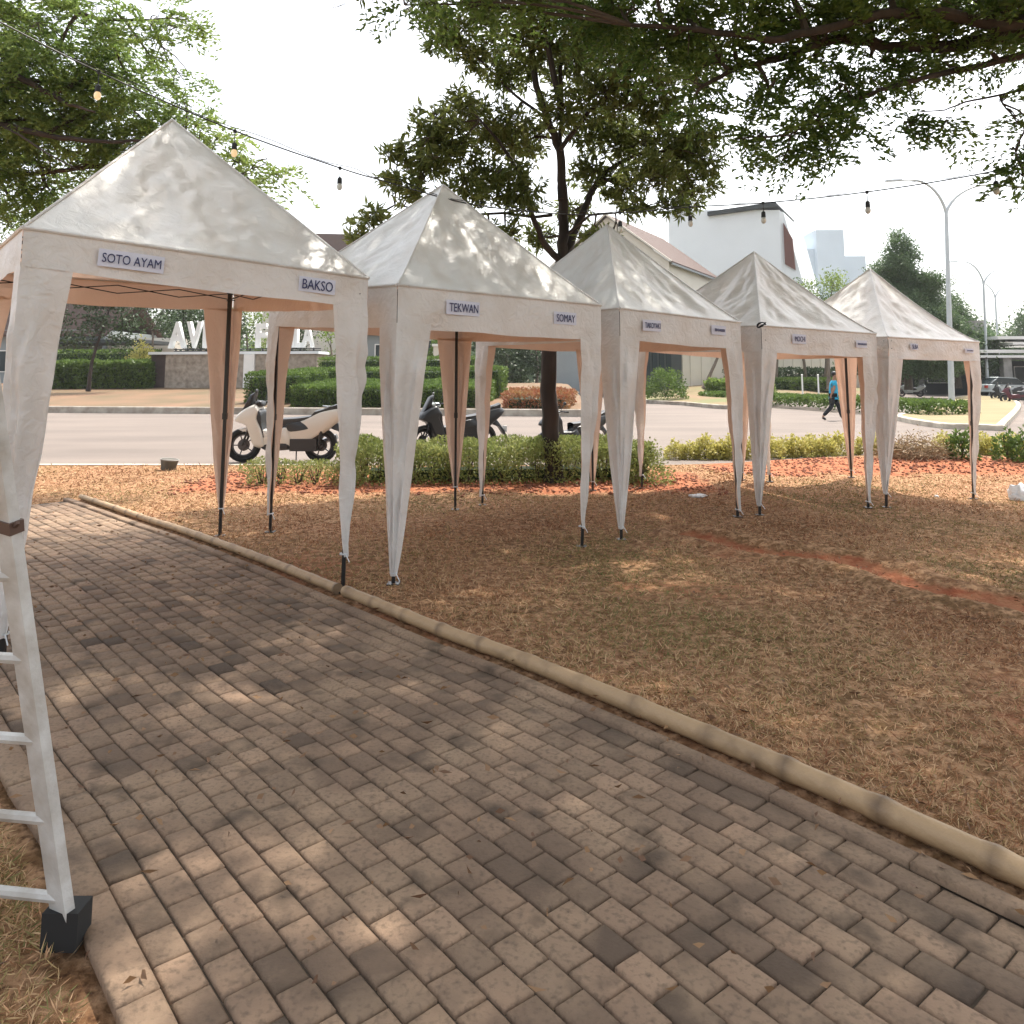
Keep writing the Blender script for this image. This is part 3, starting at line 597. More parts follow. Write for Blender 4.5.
# ------------------------------------------------------------------ tents
def tent(name, label, FL, FR, BL, BR, zb, vh, peak, signs, sag=.03, wr=1., seed=0, curw=.27, bow=1., knot=False, hems=None):
    """corner feet, four heights of the valance hem, valance depth, peak point"""
    G = [Vector(p) for p in (FL, FR, BR, BL)]; cen = sum(G, Vector())/4; base = Vector((cen.x, cen.y, min(g.z for g in G)))
    root = empty(name, base, 0, label, 'canopy tent', 'row of five white pop up tents'); P = Vector(peak)
    T = [Vector((g.x, g.y, z+vh)) for g, z in zip(G, zb)]; rnd = random.Random(seed)
    if hems:
        for i, (hx, hy) in enumerate(hems):
            q = W(hx, hy, D=T[i].y); T[i] = Vector((q.x, q.y, q.z+vh))
    for i in (2, 3): T[i] = T[i]+(T[i]-Vector((cen.x, cen.y, T[i].z))).normalized()*.035
    def wob(p, k=1.): return mnoise.noise(p*1.6*k+Vector((seed, 0, 0)))
    mb = MB(); nu, nv = 56, 46
    for i in range(4):
        A, B = T[i], T[(i+1) % 4]; nrm = (B-A).cross(P-A).normalized(); k0 = len(mb.v)
        def fn(u, v, A=A, B=B, nrm=nrm, i=i):
            e = A.lerp(B, u); uu = math.sin(math.pi*u); p = e.lerp(P, v)
            p.z = e.z+(P.z-e.z)*(v**bow)
            live = min(1, uu*2.2)*min(1, (1-v)*5)
            # tension folds fanning up from the corners to the peak, slack between the rafters
            d = -sag*uu*math.sin(math.pi*min(1, v*1.0))
            lat = (u-.5)*2*(1-v)
            live *= min(1, v*8); d += wr*live*(.011*math.sin(9*lat+4*v+seed)+.016*wob(Vector((lat*2.2, v*1.1, i*3.)), 1.3)+.010*mnoise.noise(Vector((lat*7+v*2.5, v*2.4, i+seed*3.)))+.020*abs(mnoise.noise(Vector((lat*6-v*5, v*4+lat*2.5, i+seed*2.))))+.012*abs(mnoise.noise(Vector((lat*9+v*9, v*6-lat*4, i+seed*4.)))))
            d += .012*math.sin(v*math.pi)*min(1, 12*v)*0
            return p+nrm*d-base
        mb.grid(fn, nu, nv)
    mb.build('roof_canopy', M['roof_fabric'], root, smooth=True, fix=False)
    # seam tape along the hips and the hem over the valance
    mb = MB()
    for t in T: mb.tube([t.lerp(P, s)*1-base+Vector((0, 0, (P.z-t.z)*(s**bow-s)+.004)) for s in [k/10 for k in range(11)]], .009, 5)
    for i in range(4):
        A, B = T[i], T[(i+1) % 4]; oo = (B-A).cross(Vector((0, 0, 1))).normalized(); oo = oo if oo.dot((A+B)/2-cen) > 0 else -oo
        mb.tube([A.lerp(B, s/8)-base+oo*.008+Vector((0, 0, -.004)) for s in range(9)], .012, 6)
    mb.build('hip_seam', M['fabric'], root, smooth=True)
    for i in range(4):
        A, B = T[i], T[(i+1) % 4]; a = (B-A); ln = a.length; a.normalize(); out = Vector((a.y, -a.x, 0)).normalized(); mb = MB()
        mid = (A+B)/2-cen
        if out.dot(Vector((mid.x, mid.y, 0))) < 0: out = -out
        def fn(u, v):
            p = A.lerp(B, u)+Vector((0, 0, -vh*v)); e = min(1, math.sin(math.pi*u)*4)
            w = .010*math.sin(u*ln*8.+i+seed)*v+.012*mnoise.noise(Vector((u*ln*2.6, v*1.2, i*5.+seed)))*(.3+v)+.006*mnoise.noise(Vector((u*ln*9, v*5, i+seed)))
            p += out*(w*e*wr*min(1, v*3)+.004)
            p.z += .010*mnoise.noise(Vector((u*ln*2.1, i*4., seed+2.)))*v*e-.012*math.sin(math.pi*u)*v
            return p-base
        mb.grid(fn, 48, 8)
        if (mb_dir := (Vector(mb.v[1])-Vector(mb.v[0])).cross(Vector(mb.v[49])-Vector(mb.v[0]))).dot(out) < 0: mb.f = [f[::-1] for f in mb.f]
        mb.build('valance', M['fabric'], root, smooth=True, fix=False)
        # scissor truss under the eave
        tr = MB(); A2 = A-out*.06-base; B2 = B-out*.06-base; m = (A2+B2)/2; dz = Vector((0, 0, -vh*.55)); zt = Vector((0, 0, -.05))
        q1 = A2.lerp(B2, .25); q3 = A2.lerp(B2, .75)
        for p, q in ((A2+zt, q1+dz), (A2+dz, q1+zt), (q1+zt, m+dz), (q1+dz, m+zt), (m+zt, q3+dz), (m+dz, q3+zt), (q3+zt, B2+dz), (q3+dz, B2+zt)): tr.tube([p, q], .006, 4)
        tr.build('truss', M['black'], root)
    for i in range(4):
        g = G[i]; t = T[i]; inn = (Vector((cen.x, cen.y, 0))-Vector((g.x, g.y, 0))).normalized(); lp = g+inn*.055; top = Vector((t.x, t.y, t.z))-Vector((0, 0, .03))+inn*.09
        mb = MB(); mid = lp.lerp(top, .48)
        mb.tube([lp-base, mid-base], .018, 4); mb.tube([mid-base, top-base], .0225, 4); mb.box((-.020, -.020, -.03), (.020, .020, .03), Matrix.Translation(mid-base)); mb.box((-.045, -.045, -.002), (.045, .045, .008), Matrix.Translation(lp-base))
        mb.build('leg', M['black'], root)
        rf = MB(); rf.tube([top-base+inn*.02, (t.lerp(P, .5)-base)+Vector((0, 0, -.035+(P.z-t.z)*(.5**bow-.5))), P-base-Vector((0, 0, .05))], .010, 4); rf.build('rafter', M['black'], root)
        # corner curtain: two wings meeting at the corner, drawn in to the leg
        n1 = (T[(i+1) % 4]-t); n1.z = 0; n1.normalize(); n0 = (T[(i-1) % 4]-t); n0.z = 0; n0.normalize()
        ztop = t.z-vh*.9; zlow = g.z+rnd.choice((.06, .10, .16, .24)); mb = MB(); ph = rnd.uniform(0, 6); tw = rnd.uniform(.85, 1.1)
        wl = [curw*rnd.uniform(.9, 1.12), curw*rnd.uniform(.9, 1.12)]
        def fn(u, v):
            z = ztop+(zlow-ztop)*v; k = (1-v)**.85; s = (u-.5)*2; side = n0 if s < 0 else n1; a = abs(s)
            w = wl[0 if s < 0 else 1]*(k*.93+.07)*(1+.04*math.sin(v*7+ph)*v)+.014
            legp = (Vector((t.x, t.y, 0)).lerp(Vector((lp.x, lp.y, 0)), min(1, v*1.05)))
            p = legp+side*w*a; outw = -(n0+n1).normalized()
            fold = (.026*math.sin(a*8+ph+v*3)+.034*mnoise.noise(Vector((a*2.5+i, v*4, seed+ph))))*min(1, a*3)*min(1, v*4)*tw
            fold += .020*mnoise.noise(Vector((s*5, v*9, ph)))*min(1, v*5)+.020*abs(mnoise.noise(Vector((s*3+v*7, v*5-s*2, ph+4))))*min(1, v*5)+.016*math.sin(v*23+ph+s*3)*math.exp(-((v-.7)/.2)**2)
            fold *= 1-.55*a*a
            p = p+outw*(fold*(.35+k)+.030*min(1, v*5)+.002); p.z = z-(.03*a*a*(1-v) if v > .5 else 0)
            return p-base
        mb.grid(fn, 30, 60)
        f0 = mb.f[0]; nn = (Vector(mb.v[f0[1]])-Vector(mb.v[f0[0]])).cross(Vector(mb.v[f0[2]])-Vector(mb.v[f0[0]]))
        if nn.dot(-(n1+n0)) < 0: mb.f = [f[::-1] for f in mb.f]
        mb.build('corner_curtain', M['fabric'], root, smooth=True, fix=False)
        tb = MB(); q = Vector((lp.x, lp.y, zlow+.02))-base
        tb.tube([q+Vector((.024*math.cos(x), .024*math.sin(x), 0)) for x in np.linspace(0, 6.28, 9)], .007, 4); tb.tube([q+Vector((.02, -.02, 0)), q+Vector((.05, -.04, -.05))], .004, 3)
        tb.build('tie_strap', M['plastic'], root)
    # paper signs on the front valance
    A, B = T[0], T[1]; a = (B-A); a2 = Vector((a.x, a.y, 0)); rz = math.atan2(a2.y, a2.x); out = Vector((a2.y, -a2.x, 0)).normalized()
    for (u, dv, w, h, s, lw, lh, tilt) in signs:
        c = A.lerp(B, u)+Vector((0, 0, -vh*dv))+out*.028-base; sl_ = math.asin(a.normalized().z)
        mt = Matrix.Translation(c) @ Matrix.Rotation(rz, 4, 'Z') @ Matrix.Rotation(-sl_+math.radians(tilt), 4, 'Y')
        mb = MB(); mb.grid(lambda x, y: (w*(x-.5), .003*math.sin(x*5+u*9)+.0035, h*(.5-y)), 8, 2); sg = mb.build('sign', M['paper'], root, fix=False); sg.matrix_local = mt
        if s.startswith('~'):      # writing too small to read in the photograph: a row of uneven strokes
            lm_ = MB(); x = -lw/2; r3 = random.Random(int(u*1000)+seed)
            while x < lw/2:
                ww = r3.uniform(.006, .011); hh = lh*r3.uniform(.7, 1); lm_.box((x, -.002, -hh/2), (x+ww, -.001, hh/2)); x += ww+r3.uniform(.003, .006)
            lo = lm_.build('lettering', M['ink'], sg)
        else: lo = link('lettering', text_mesh(s, lw, lh, .0012, .0), M['ink'], sg)
        lo.location = (0, -.0065, 0)
    if knot:
        kb = MB(); c = T[0]-base+Vector((-.01, -.03, .0))
        for k in range(3): kb.tube([c+Vector((.05*math.cos(x+k), -.012, .03*math.sin(x*1.3+k))) for x in np.linspace(0, 5, 8)], .008, 4)
        kb.build('cord_knot', M['black'], root)
    return root
def zat(x, y, p): return W(x, y, D=p.y).z
c1R, c1B = WL(350, 592), WL(222, 535); dirw = Vector((.775, .632, 0))
# front left corner of the nearest tent stands on the line of its front
best = min([i*.01 for i in range(150, 260)], key=lambda l: abs((c1R-dirw*l).x/((c1R-dirw*l).y)-(24-512)/FPX*1.01)); c1L = c1R-dirw*best; c1L.z = 0
c1K = c1L+(c1B-c1R)
def mkpeak(px, py, cs, dd=0): c = sum(cs, Vector())/4; return W(px, py, D=c.y+dd)
def T4(hem): return hem
tent('canopy_tent', 'nearest and largest white tent, leftmost, with signs SOTO AYAM and BAKSO', c1L, c1R, c1K, c1B,
     [zat(22, 266, c1L), zat(364, 308, c1R), zat(237, 311, c1B), zat(237, 311, c1B)], .225, mkpeak(172, 120, (c1L, c1R, c1K, c1B)),
     hems=((21, 266), (367, 308)), signs=[(.262, .52, .37, .105, 'SOTO AYAM', .33, .056, 0), (.815, .5, .27, .105, 'BAKSO', .225, .070, 0)], seed=1, sag=.05)
c2L, c2R, c2K, c2B = WL(392, 586), WL(588, 547), WL(265, 532), WL(456, 509)
tent('canopy_tent', 'white tent second from the left, with signs TEKWAN and SOMAY', c2L, c2R, c2K, c2B,
     [zat(397, 327, c2L), zat(599, 340, c2R), zat(458, 341, c2B), zat(290, 326, c2K)], .325, mkpeak(443, 185, (c2L, c2R, c2K, c2B)),
     hems=((397, 327), (601, 340)), signs=[(.275, .44, .32, .115, 'TEKWAN', .275, .068, 0), (.785, .48, .26, .11, 'SOMAY', .215, .066, 0)], seed=2, sag=.03, bow=1.05)
c3L, c3R, c3K = WL(622, 541), WL(743, 517), WL(478, 505); c3B = c3R+(c3K-c3L); c3B.z = lawn_z(c3B.x, c3B.y)
tent('canopy_tent', 'middle white tent of the five, beside the tree trunk, with sign TAKOYAKI', c3L, c3R, c3K, c3B,
     [zat(621, 339, c3L), zat(739, 349, c3R), zat(600, 352, c3B), zat(478, 346, c3K)], .30, mkpeak(607, 225, (c3L, c3R, c3K, c3B)),
     hems=((620, 339), (741, 349)), signs=[(.225, .48, .27, .11, 'TAKOYAKI', .23, .055, -1), (.78, .40, .25, .10, '~', .17, .035, 0)], seed=3, sag=.03, bow=1.06)
c4L, c4R, c4K = WL(760, 516), WL(873, 508), WL(638, 488); c4B = c4R+(c4K-c4L); c4B.z = lawn_z(c4B.x, c4B.y)
tent('canopy_tent', 'white tent second from the right, with sign MOCHI and a cord knot at its corner', c4L, c4R, c4K, c4B,
     [zat(762, 352, c4L), zat(875, 357, c4R), zat(745, 359, c4B), zat(650, 350, c4K)], .30, mkpeak(754, 252, (c4L, c4R, c4K, c4B)),
     hems=((762, 352), (877, 357)), signs=[(.29, .44, .25, .11, 'MOCHI', .18, .060, 0), (.84, .5, .22, .09, '~', .18, .03, 0)], seed=4, sag=.05, wr=1.5, bow=1.12, knot=True)
c5L, c5R, c5B = WL(887, 508), WL(978, 499), WL(851, 477); c5K = c5L+(c5B-c5R); c5K.z = lawn_z(c5K.x, c5K.y)
tent('canopy_tent', 'farthest white tent at the right end of the row, with sign SLBA', c5L, c5R, c5K, c5B,
     [zat(889, 358, c5L), zat(971, 361, c5R), zat(853, 356, c5B), zat(780, 356, c5K)], .27, mkpeak(870, 269, (c5L, c5R, c5K, c5B)),
     hems=((889, 358), (980, 361)), signs=[(.25, .42, .17, .08, 'SLBA', .12, .055, 0), (.86, .5, .2, .06, '~', .15, .02, 0)], seed=5, sag=.05, wr=1.5, bow=1.22)
# ------------------------------------------------------------------ ladder at the left edge
lt = W(-14, 372, D=1.95); lf = W(66, 935, 0.02); lf2 = lf+Vector((-.42, .06, 0)); lt2 = lt+Vector((-.30, .05, 0))
root = empty('ladder', (lf.x, lf.y, 0), 0, 'worn white painted ladder standing in front of the nearest tent, cut by the left edge', 'ladder'); lb = Vector((lf.x, lf.y, 0))
def rail(a, b):
    mb = MB(); ax = (b-a).normalized(); q = ax.to_track_quat('Z', 'Y').to_matrix().to_4x4(); mb.box((-.031, -.014, 0), (.031, .014, (b-a).length), Matrix.Translation(a-lb) @ q)
    return mb
o = rail(lf, lt); o.build('rail', M['rail'], root); o = rail(lf2, lt2); o.build('rail', M['rail'], root)
for k in range(7):
    t = .07+.145*k
    if t < .98: mb = MB(); mb.tube([lf.lerp(lt, t)-lb, lf2.lerp(lt2, t)-lb], .014, 8); mb.build('rung', M['rail'], root, smooth=True)
sp = lf.lerp(lt, .74)-lb; ax = (lt-lf).normalized().to_track_quat('Z', 'Y').to_matrix().to_4x4()
mb = MB(); mb.box((-.036, -.019, -.016), (.036, .019, .016), Matrix.Translation(sp) @ ax @ Matrix.Rotation(.12, 4, 'Y')); mb.tube([sp+Vector((.03, -.02, 0)), sp+Vector((.045, -.03, .012))], .006, 4); mb.build('strap', M['strap'], root)
for p in (lf, lf2): mb = MB(); mb.box((-.048, -.036, -.02), (.048, .036, .075), Matrix.Translation(p-lb)); mb.build('foot', M['rubber'], root)
# ------------------------------------------------------------------ string lights
SL = [(-60, -10, 5.0), (0, 22, 5.3), (99, 72, 5.7), (235, 131, 6.2), (340, 168, 6.8), (384, 181, 7.0), (470, 204, 7.4), (560, 214, 7.8), (620, 213, 7.9), (690, 207, 7.8), (763, 203, 7.5), (867, 192, 7.0), (995, 171, 6.4), (1100, 142, 6.0)]
SP = [W(x, y, D=d) for x, y, d in SL]; root = empty('string_lights', SP[0], 0, 'black cable of festoon bulbs strung above the tents from left to right', 'string lights'); sb = SP[0]
def spl(P, n=6):
    out = []
    for i in range(len(P)-1):
        a = P[max(i-1, 0)]; b = P[i]; c = P[i+1]; d = P[min(i+2, len(P)-1)]
        for k in range(n): t = k/n; out.append(.5*((2*b)+(c-a)*t+(2*a-5*b+4*c-d)*t*t+(3*b-a-3*c+d)*t**3))
    return out+[P[-1]]
cv = spl(SP); mb = MB(); mb.tube([p-sb for p in cv], .0065, 5); mb.build('cable', M['cable'], root)
mb = MB(); mb.tube([p-sb+Vector((0, .02, .030+.016*math.sin(i*1.05))) for i, p in enumerate(cv)], .0035, 4); mb.build('support_wire', M['cable'], root)
for i, (x, on) in {2: (99, 1), 3: (235, 1), 4: (340, 0), 8: (620, 0), 9: (690, 0), 10: (763, 0), 11: (867, 0), 12: (995, 0)}.items():
    p = SP[i]-sb; dr = .10 if i < 4 else .085
    mb = MB(); mb.tube([p+Vector((0, 0, .012)), p-Vector((0, 0, .015))], .014, 6); mb.tube([p, p-Vector((0, 0, dr))], .004, 4); mb.tube([p-Vector((0, 0, dr)), p-Vector((0, 0, dr+.012)), p-Vector((0, 0, dr+.06))], [.010, .021, .023], 8)
    so_ = mb.build('socket', M['cable'], root)
    gb = MB(); gb.ell((p.x, p.y, p.z-dr-.088), (.026, .026, .036), 12, 8); o = gb.build('bulb', M['bulb'] if on else M['bulb_off'], root, smooth=True); o.parent = so_
# ------------------------------------------------------------------ small things on the lawn
bp_ = WL(168, 470); mb = MB(); n = 16
for r0, r1, z0, z1 in ((.11, .14, 0, .17),):
    mb.tube([(0, 0, z0), (0, 0, z1*.5), (0, 0, z1), (0, 0, z1-.001)], [r0, (r0+r1)/2, r1, r1-.02], n, caps=False); mb.tube([(0, 0, z1-.002), (0, 0, .1)], [r1-.02, r1-.03], n, caps=True)
root = empty('bucket', bp_, 0, 'small dark grey tub left on the sandy lawn edge by the road', 'tub'); o = mb.build('tub_wall', M['bucket'], root, smooth=True); o.rotation_euler = (0, math.radians(7), 0)
rim = MB(); rim.tube([(.14*math.cos(a), .14*math.sin(a), .17) for a in np.linspace(0, 6.283, 17)], .010, 5); o = rim.build('rim', M['concrete'], root, smooth=True); o.rotation_euler = (0, math.radians(7), 0)
def crumple(name, label, c, r, z):
    mb = MB(); mb.ell((0, 0, z*.5), (r, r*.7, z), 18, 12); mb.v = [tuple(Vector(p)*(1+.5*mnoise.noise(Vector(p)*14+Vector(c)))) for p in mb.v]
    o = mb.build(name, M['plastic'], smooth=True); o.location = c; tag(o, label, 'litter'); return o
crumple('plastic_bag', 'crumpled white plastic bag on the lawn at the right edge', WL(1022, 500), .16, .13)
crumple('paper_scrap', 'flat white scrap lying on the lawn in front of the middle tent', WL(698, 497), .12, .025)
crumple('paper_scrap', 'tiny white scrap on the lawn just under the farthest tent', WL(937, 497), .04, .02)
# ------------------------------------------------------------------ trees
def B(px, py, rpx, D, up=None): p = W(px, py, D=D); return (tuple(p), rpx*D/FPX)
def WP(*q): return [W(x, y, D=d) for x, y, d in q]
tb = WL(554, 482); TD = tb.y
trunk = [Vector((tb.x, tb.y, -.05))]+WP((551, 440, TD), (548, 390, TD), (549, 340, TD), (556, 295, TD), (562, 262, TD))
limbs = [(trunk, .135, .10),
 (WP((562, 262, TD), (564, 225, TD), (563, 190, TD+.1), (560, 150, TD+.1), (548, 120, TD), (536, 85, TD-.1), (531, 40, TD-.2), (533, -20, TD-.3), (540, -70, TD-.3)), .085, .03),
 (WP((561, 262, TD), (545, 245, TD-.2), (532, 215, TD-.4), (522, 180, TD-.5), (505, 150, TD-.6), (480, 120, TD-.8)), .055, .018),
 (WP((562, 262, TD), (578, 225, TD+.2), (590, 195, TD+.3), (605, 172, TD+.4), (635, 155, TD+.5), (670, 150, TD+.4)), .07, .02),
 (WP((561, 200, TD), (560, 150, TD+.4), (562, 110, TD+.6), (560, 70, TD+.8), (566, 20, TD+.9), (575, -50, TD+1)), .055, .02),
 (WP((552, 215, TD-.2), (535, 217, TD-.3), (505, 213, TD-.5), (470, 215, TD-.8), (430, 210, TD-1.0), (395, 205, TD-1.1)), .028, .010),
 (WP((566, 235, TD), (590, 215, TD-.3), (615, 213, TD-.5), (650, 205, TD-.8)), .024, .009),
 (WP((560, 150, TD), (590, 110, TD-.4), (625, 80, TD-.8), (660, 50, TD-1)), .04, .015),
 (WP((548, 120, TD), (515, 95, TD+.3), (480, 60, TD+.5), (450, 30, TD+.6)), .03, .012)]
cb = [(398, 150, 13, -1), (395, 178, 14, -1.1), (372, 222, 15, -1.2), (352, 235, 9, -1.2), (408, 190, 14, -1), (425, 158, 20, -.9), (440, 125, 22, -.8), (462, 105, 20, -.4), (455, 160, 24, -.7), (470, 195, 20, -.9), (440, 215, 12, -.9), (495, 130, 28, .2), (500, 175, 24, -.6),
 (450, 28, 22, .5), (475, 50, 20, .5), (430, 10, 16, .6), (490, 10, 26, .4), (510, 70, 24, .4), (540, 45, 26, -.2), (575, 60, 28, .8), (600, 30, 30, 0), (545, 5, 34, -.4), (610, 90, 28, -.5), (640, 60, 30, -.9), (660, 100, 26, -.4), (600, 130, 26, .5), (640, 135, 26, .5), (675, 150, 26, .5), (690, 185, 20, .3), (650, 175, 24, -.3), (700, 140, 20, .2),
 (620, 190, 20, .2), (712, 165, 12, 0), (672, 210, 14, -.6), (640, 208, 12, -.6), (585, 170, 18, .5), (530, 150, 22, .6), (520, 200, 20, -.5), (540, 235, 14, .5), (590, 235, 13, -.3), (505, 232, 12, -.4), (482, 228, 12, -.5), (570, 210, 13, .6), (615, 235, 9, -.4),
 (560, -50, 40, 0), (490, -50, 36, .6), (640, -40, 42, -.4), (580, -110, 45, .3), (700, 60, 26, .6), (560, 110, 20, -.6)]
blobs = [B(x+random.gauss(0, 3), y+random.gauss(0, 3), r*1.22, TD+d*1.3) for x, y, r, d in cb]
limbs.append(([Vector(blobs[-1][0]), Vector((.3, 11, 7.6)), Vector((.8, 10.8, 9.0))], .05, .02))
blobs += [((x, y, z), 1.05) for x, y, z in ((-1.4, 9.0, 7.3), (-.4, 9.9, 8.0), (.9, 10.2, 8.3), (2.2, 10.6, 8.6), (3.2, 11.6, 9.2), (1.2, 11.6, 9.6), (-.5, 11.2, 9.2), (2.4, 12.4, 10.0), (4.3, 12.4, 9.8), (-1.6, 10.4, 8.6))]  # high crown clumps out of view, added to shade the tents
blob_tree('broadleaf_tree', 'tall dark trunked broadleaf tree rising behind the second and middle tents', tb, limbs, blobs, M['leaf_pulai'], M['bark'], 'whorl', 430, .165, .036, 8, over=130, loose=.35)
# big feathery tree on the right, its limbs reaching over the lawn and the camera
rb = Vector((9.3, 7.4, -.15))
tr0 = [rb, rb+Vector((-.2, 0, 1.6)), rb+Vector((-.5, -.1, 3.2)), rb+Vector((-.9, -.1, 4.2))]
fk = tr0[-1]
limbs = [(tr0, .26, .19),
 ([fk]+WP((1180, 20, 7.6), (1090, 28, 7.5), (1024, 34, 7.4), (960, 45, 7.3), (900, 47, 7.2), (840, 38, 7.1), (790, 55, 7.0), (740, 66, 6.9), (700, 88, 6.8)), .105, .016),
 ([fk]+WP((1150, -10, 7.2), (1060, 12, 7.0), (1000, 26, 6.9), (940, 12, 6.8), (880, 14, 6.7), (820, 30, 6.6), (770, 40, 6.5), (700, 30, 6.4), (630, 25, 6.3)), .085, .018),
 (WP((1090, 28, 7.5), (1024, 55, 7.3), (970, 68, 7.2), (930, 76, 7.1), (880, 90, 7), (830, 112, 6.9), (790, 135, 6.8)), .045, .010),
 (WP((1100, 60, 7.1), (1030, 88, 7), (1000, 95, 7), (965, 102, 6.9), (945, 110, 6.9), (918, 112, 6.9)), .016, .005),
 (WP((1100, 60, 7.1), (1060, 90, 6.4), (1030, 120, 6.3), (1015, 150, 6.2)), .016, .006),
 ([fk, Vector((6.5, 6, 5.9)), Vector((3.5, 5, 6.6)), Vector((.8, 4.5, 7.0)), Vector((-1.6, 4.2, 7.1))], .12, .03),
 ([fk, Vector((6.8, 4.0, 5.8)), Vector((4.2, 2.2, 6.4)), Vector((1.5, 1.2, 6.6)), Vector((-1.0, .6, 6.6))], .10, .03),
 ([fk, Vector((7.0, 8.2, 6.0)), Vector((4.6, 8.6, 7.0)), Vector((2.0, 8.6, 7.6)), Vector((-.5, 8.4, 7.8))], .10, .03),
 ([fk, Vector((9.0, 9.5, 6.2)), Vector((8.2, 11.5, 7.2))], .08, .03)]
cb = [(1000, 8, 40, 7.0), (935, 15, 36, 7.1), (870, 12, 38, 7.0), (805, 15, 38, 6.9), (740, 12, 38, 6.8), (680, 15, 36, 6.7), (620, 8, 32, 6.6), (560, 0, 28, 6.5), (500, -6, 26, 6.4), (450, 2, 22, 6.4), (405, 5, 15, 6.4),
 (990, 52, 16, 7.2), (930, 48, 20, 7.3), (870, 58, 27, 7.2), (815, 62, 26, 7.1), (765, 60, 26, 7.0), (715, 55, 26, 6.9), (665, 45, 24, 6.7), (700, 85, 20, 6.8), (690, 115, 12, 6.8), (770, 95, 22, 6.9), (805, 105, 23, 6.9), (845, 92, 20, 7.0), (880, 85, 16, 7.1),
 (790, 130, 18, 6.8), (760, 138, 14, 6.8), (740, 142, 9, 6.8), (785, 160, 11, 6.8), (832, 148, 13, 6.9), (820, 128, 12, 6.9), (912, 126, 13, 6.9), (948, 122, 14, 6.9), (1008, 96, 13, 7.0), (1018, 120, 9, 6.9), (1016, 150, 10, 6.2), (1022, 175, 7, 6.2), (950, 66, 9, 7.1), (850, 118, 10, 6.9),
 (870, -45, 50, 7.0), (760, -50, 50, 6.8), (650, -50, 45, 6.7), (980, -45, 50, 7.2), (1090, 20, 50, 7.4)]
blobs = [B(*c) for c in cb]
over = [(-1.6, 4.2, 7.1, .95), (-.2, 4.9, 7.3, .95), (1.2, 4.4, 7.2, 1.0), (2.4, 5.4, 7.0, 1.0), (3.8, 5.0, 6.8, 1.0), (5.2, 5.6, 6.5, 1.0), (-.6, 2.9, 7.0, .8), (-1.0, 6.3, 7.7, .85), (.6, 6.6, 7.8, .95), (2.2, 7.0, 7.7, 1.0), (3.9, 7.0, 7.4, 1.0), (5.4, 7.4, 7.0, .9), (-.4, 8.4, 8.0, .85), (1.2, 8.7, 8.1, .9), (2.9, 8.8, 7.8, .95), (4.6, 9.0, 7.4, .95), (6.2, 9.0, 7.0, .9), (7.6, 8.4, 6.6, 1.0), (8.2, 11, 7.2, 1.1),
 (1.4, 2.6, 6.8, .95), (2.9, 3.2, 6.7, .95), (4.3, 2.6, 6.5, 1.0), (5.8, 3.6, 6.3, 1.0), (-1.2, .8, 6.7, .95), (.4, 1.0, 6.7, .95), (2.0, .9, 6.6, .95), (3.6, .6, 6.4, 1.0), (-2.2, 2.4, 6.9, .9), (7.2, 5.6, 6.2, 1.1), (8.8, 6.0, 6.3, 1.2), (-2.4, 5.3, 7.5, .7), (5.0, 1.0, 6.3, 1.0), (5.6, 11.2, 8.3, 1.1), (6.9, 12.6, 9.0, 1.2), (5.6, 13.2, 9.9, 1.2), (8.4, 13.6, 9.6, 1.3), (4.4, 10.6, 8.0, 1.0), (.2, 6.0, 7.4, .9), (-1.2, 7.6, 7.6, .9), (-.4, 3.8, 7.0, .9), (.9, 3.2, 6.9, .9)]
blobs2 = [((x, y, z), r*1.0) for x, y, z, r in over]
blob_tree('shade_tree', 'large feathery leaved tree on the right whose limbs hang over the top of the picture', rb, limbs, blobs+blobs2, M['leaf_rain'], M['bark'], 'spray', 250, over=140, trunk_name='trunk', lw=.023, ln=.36, twr=1.2)
# feathery tree behind the nearest tent, trunk beyond the left edge
lb_ = Vector((-12.5, 12.5, 0)); f0 = lb_+Vector((.5, 0, 3.4))
limbs = [([lb_, lb_+Vector((.1, 0, 1.8)), f0], .24, .18),
 ([f0]+WP((-60, 40, 12), (0, 68, 11.5), (35, 85, 11.3), (65, 103, 11.2), (95, 112, 11)), .09, .015),
 ([f0]+WP((-80, 120, 12), (0, 125, 11.5), (60, 138, 11.4), (110, 142, 11.4), (150, 140, 11.4)), .08, .015),
 ([f0]+WP((-60, -20, 12), (20, -10, 11.5), (100, 20, 11.2), (150, 20, 11)), .08, .015),
 (WP((0, 125, 11.5), (20, 135, 11.2), (45, 152, 11), (78, 170, 10.9)), .022, .008),
 ([f0]+WP((-80, 160, 12.6), (20, 175, 12.3), (110, 165, 12.2), (190, 165, 12), (240, 175, 11.8)), .06, .012)]
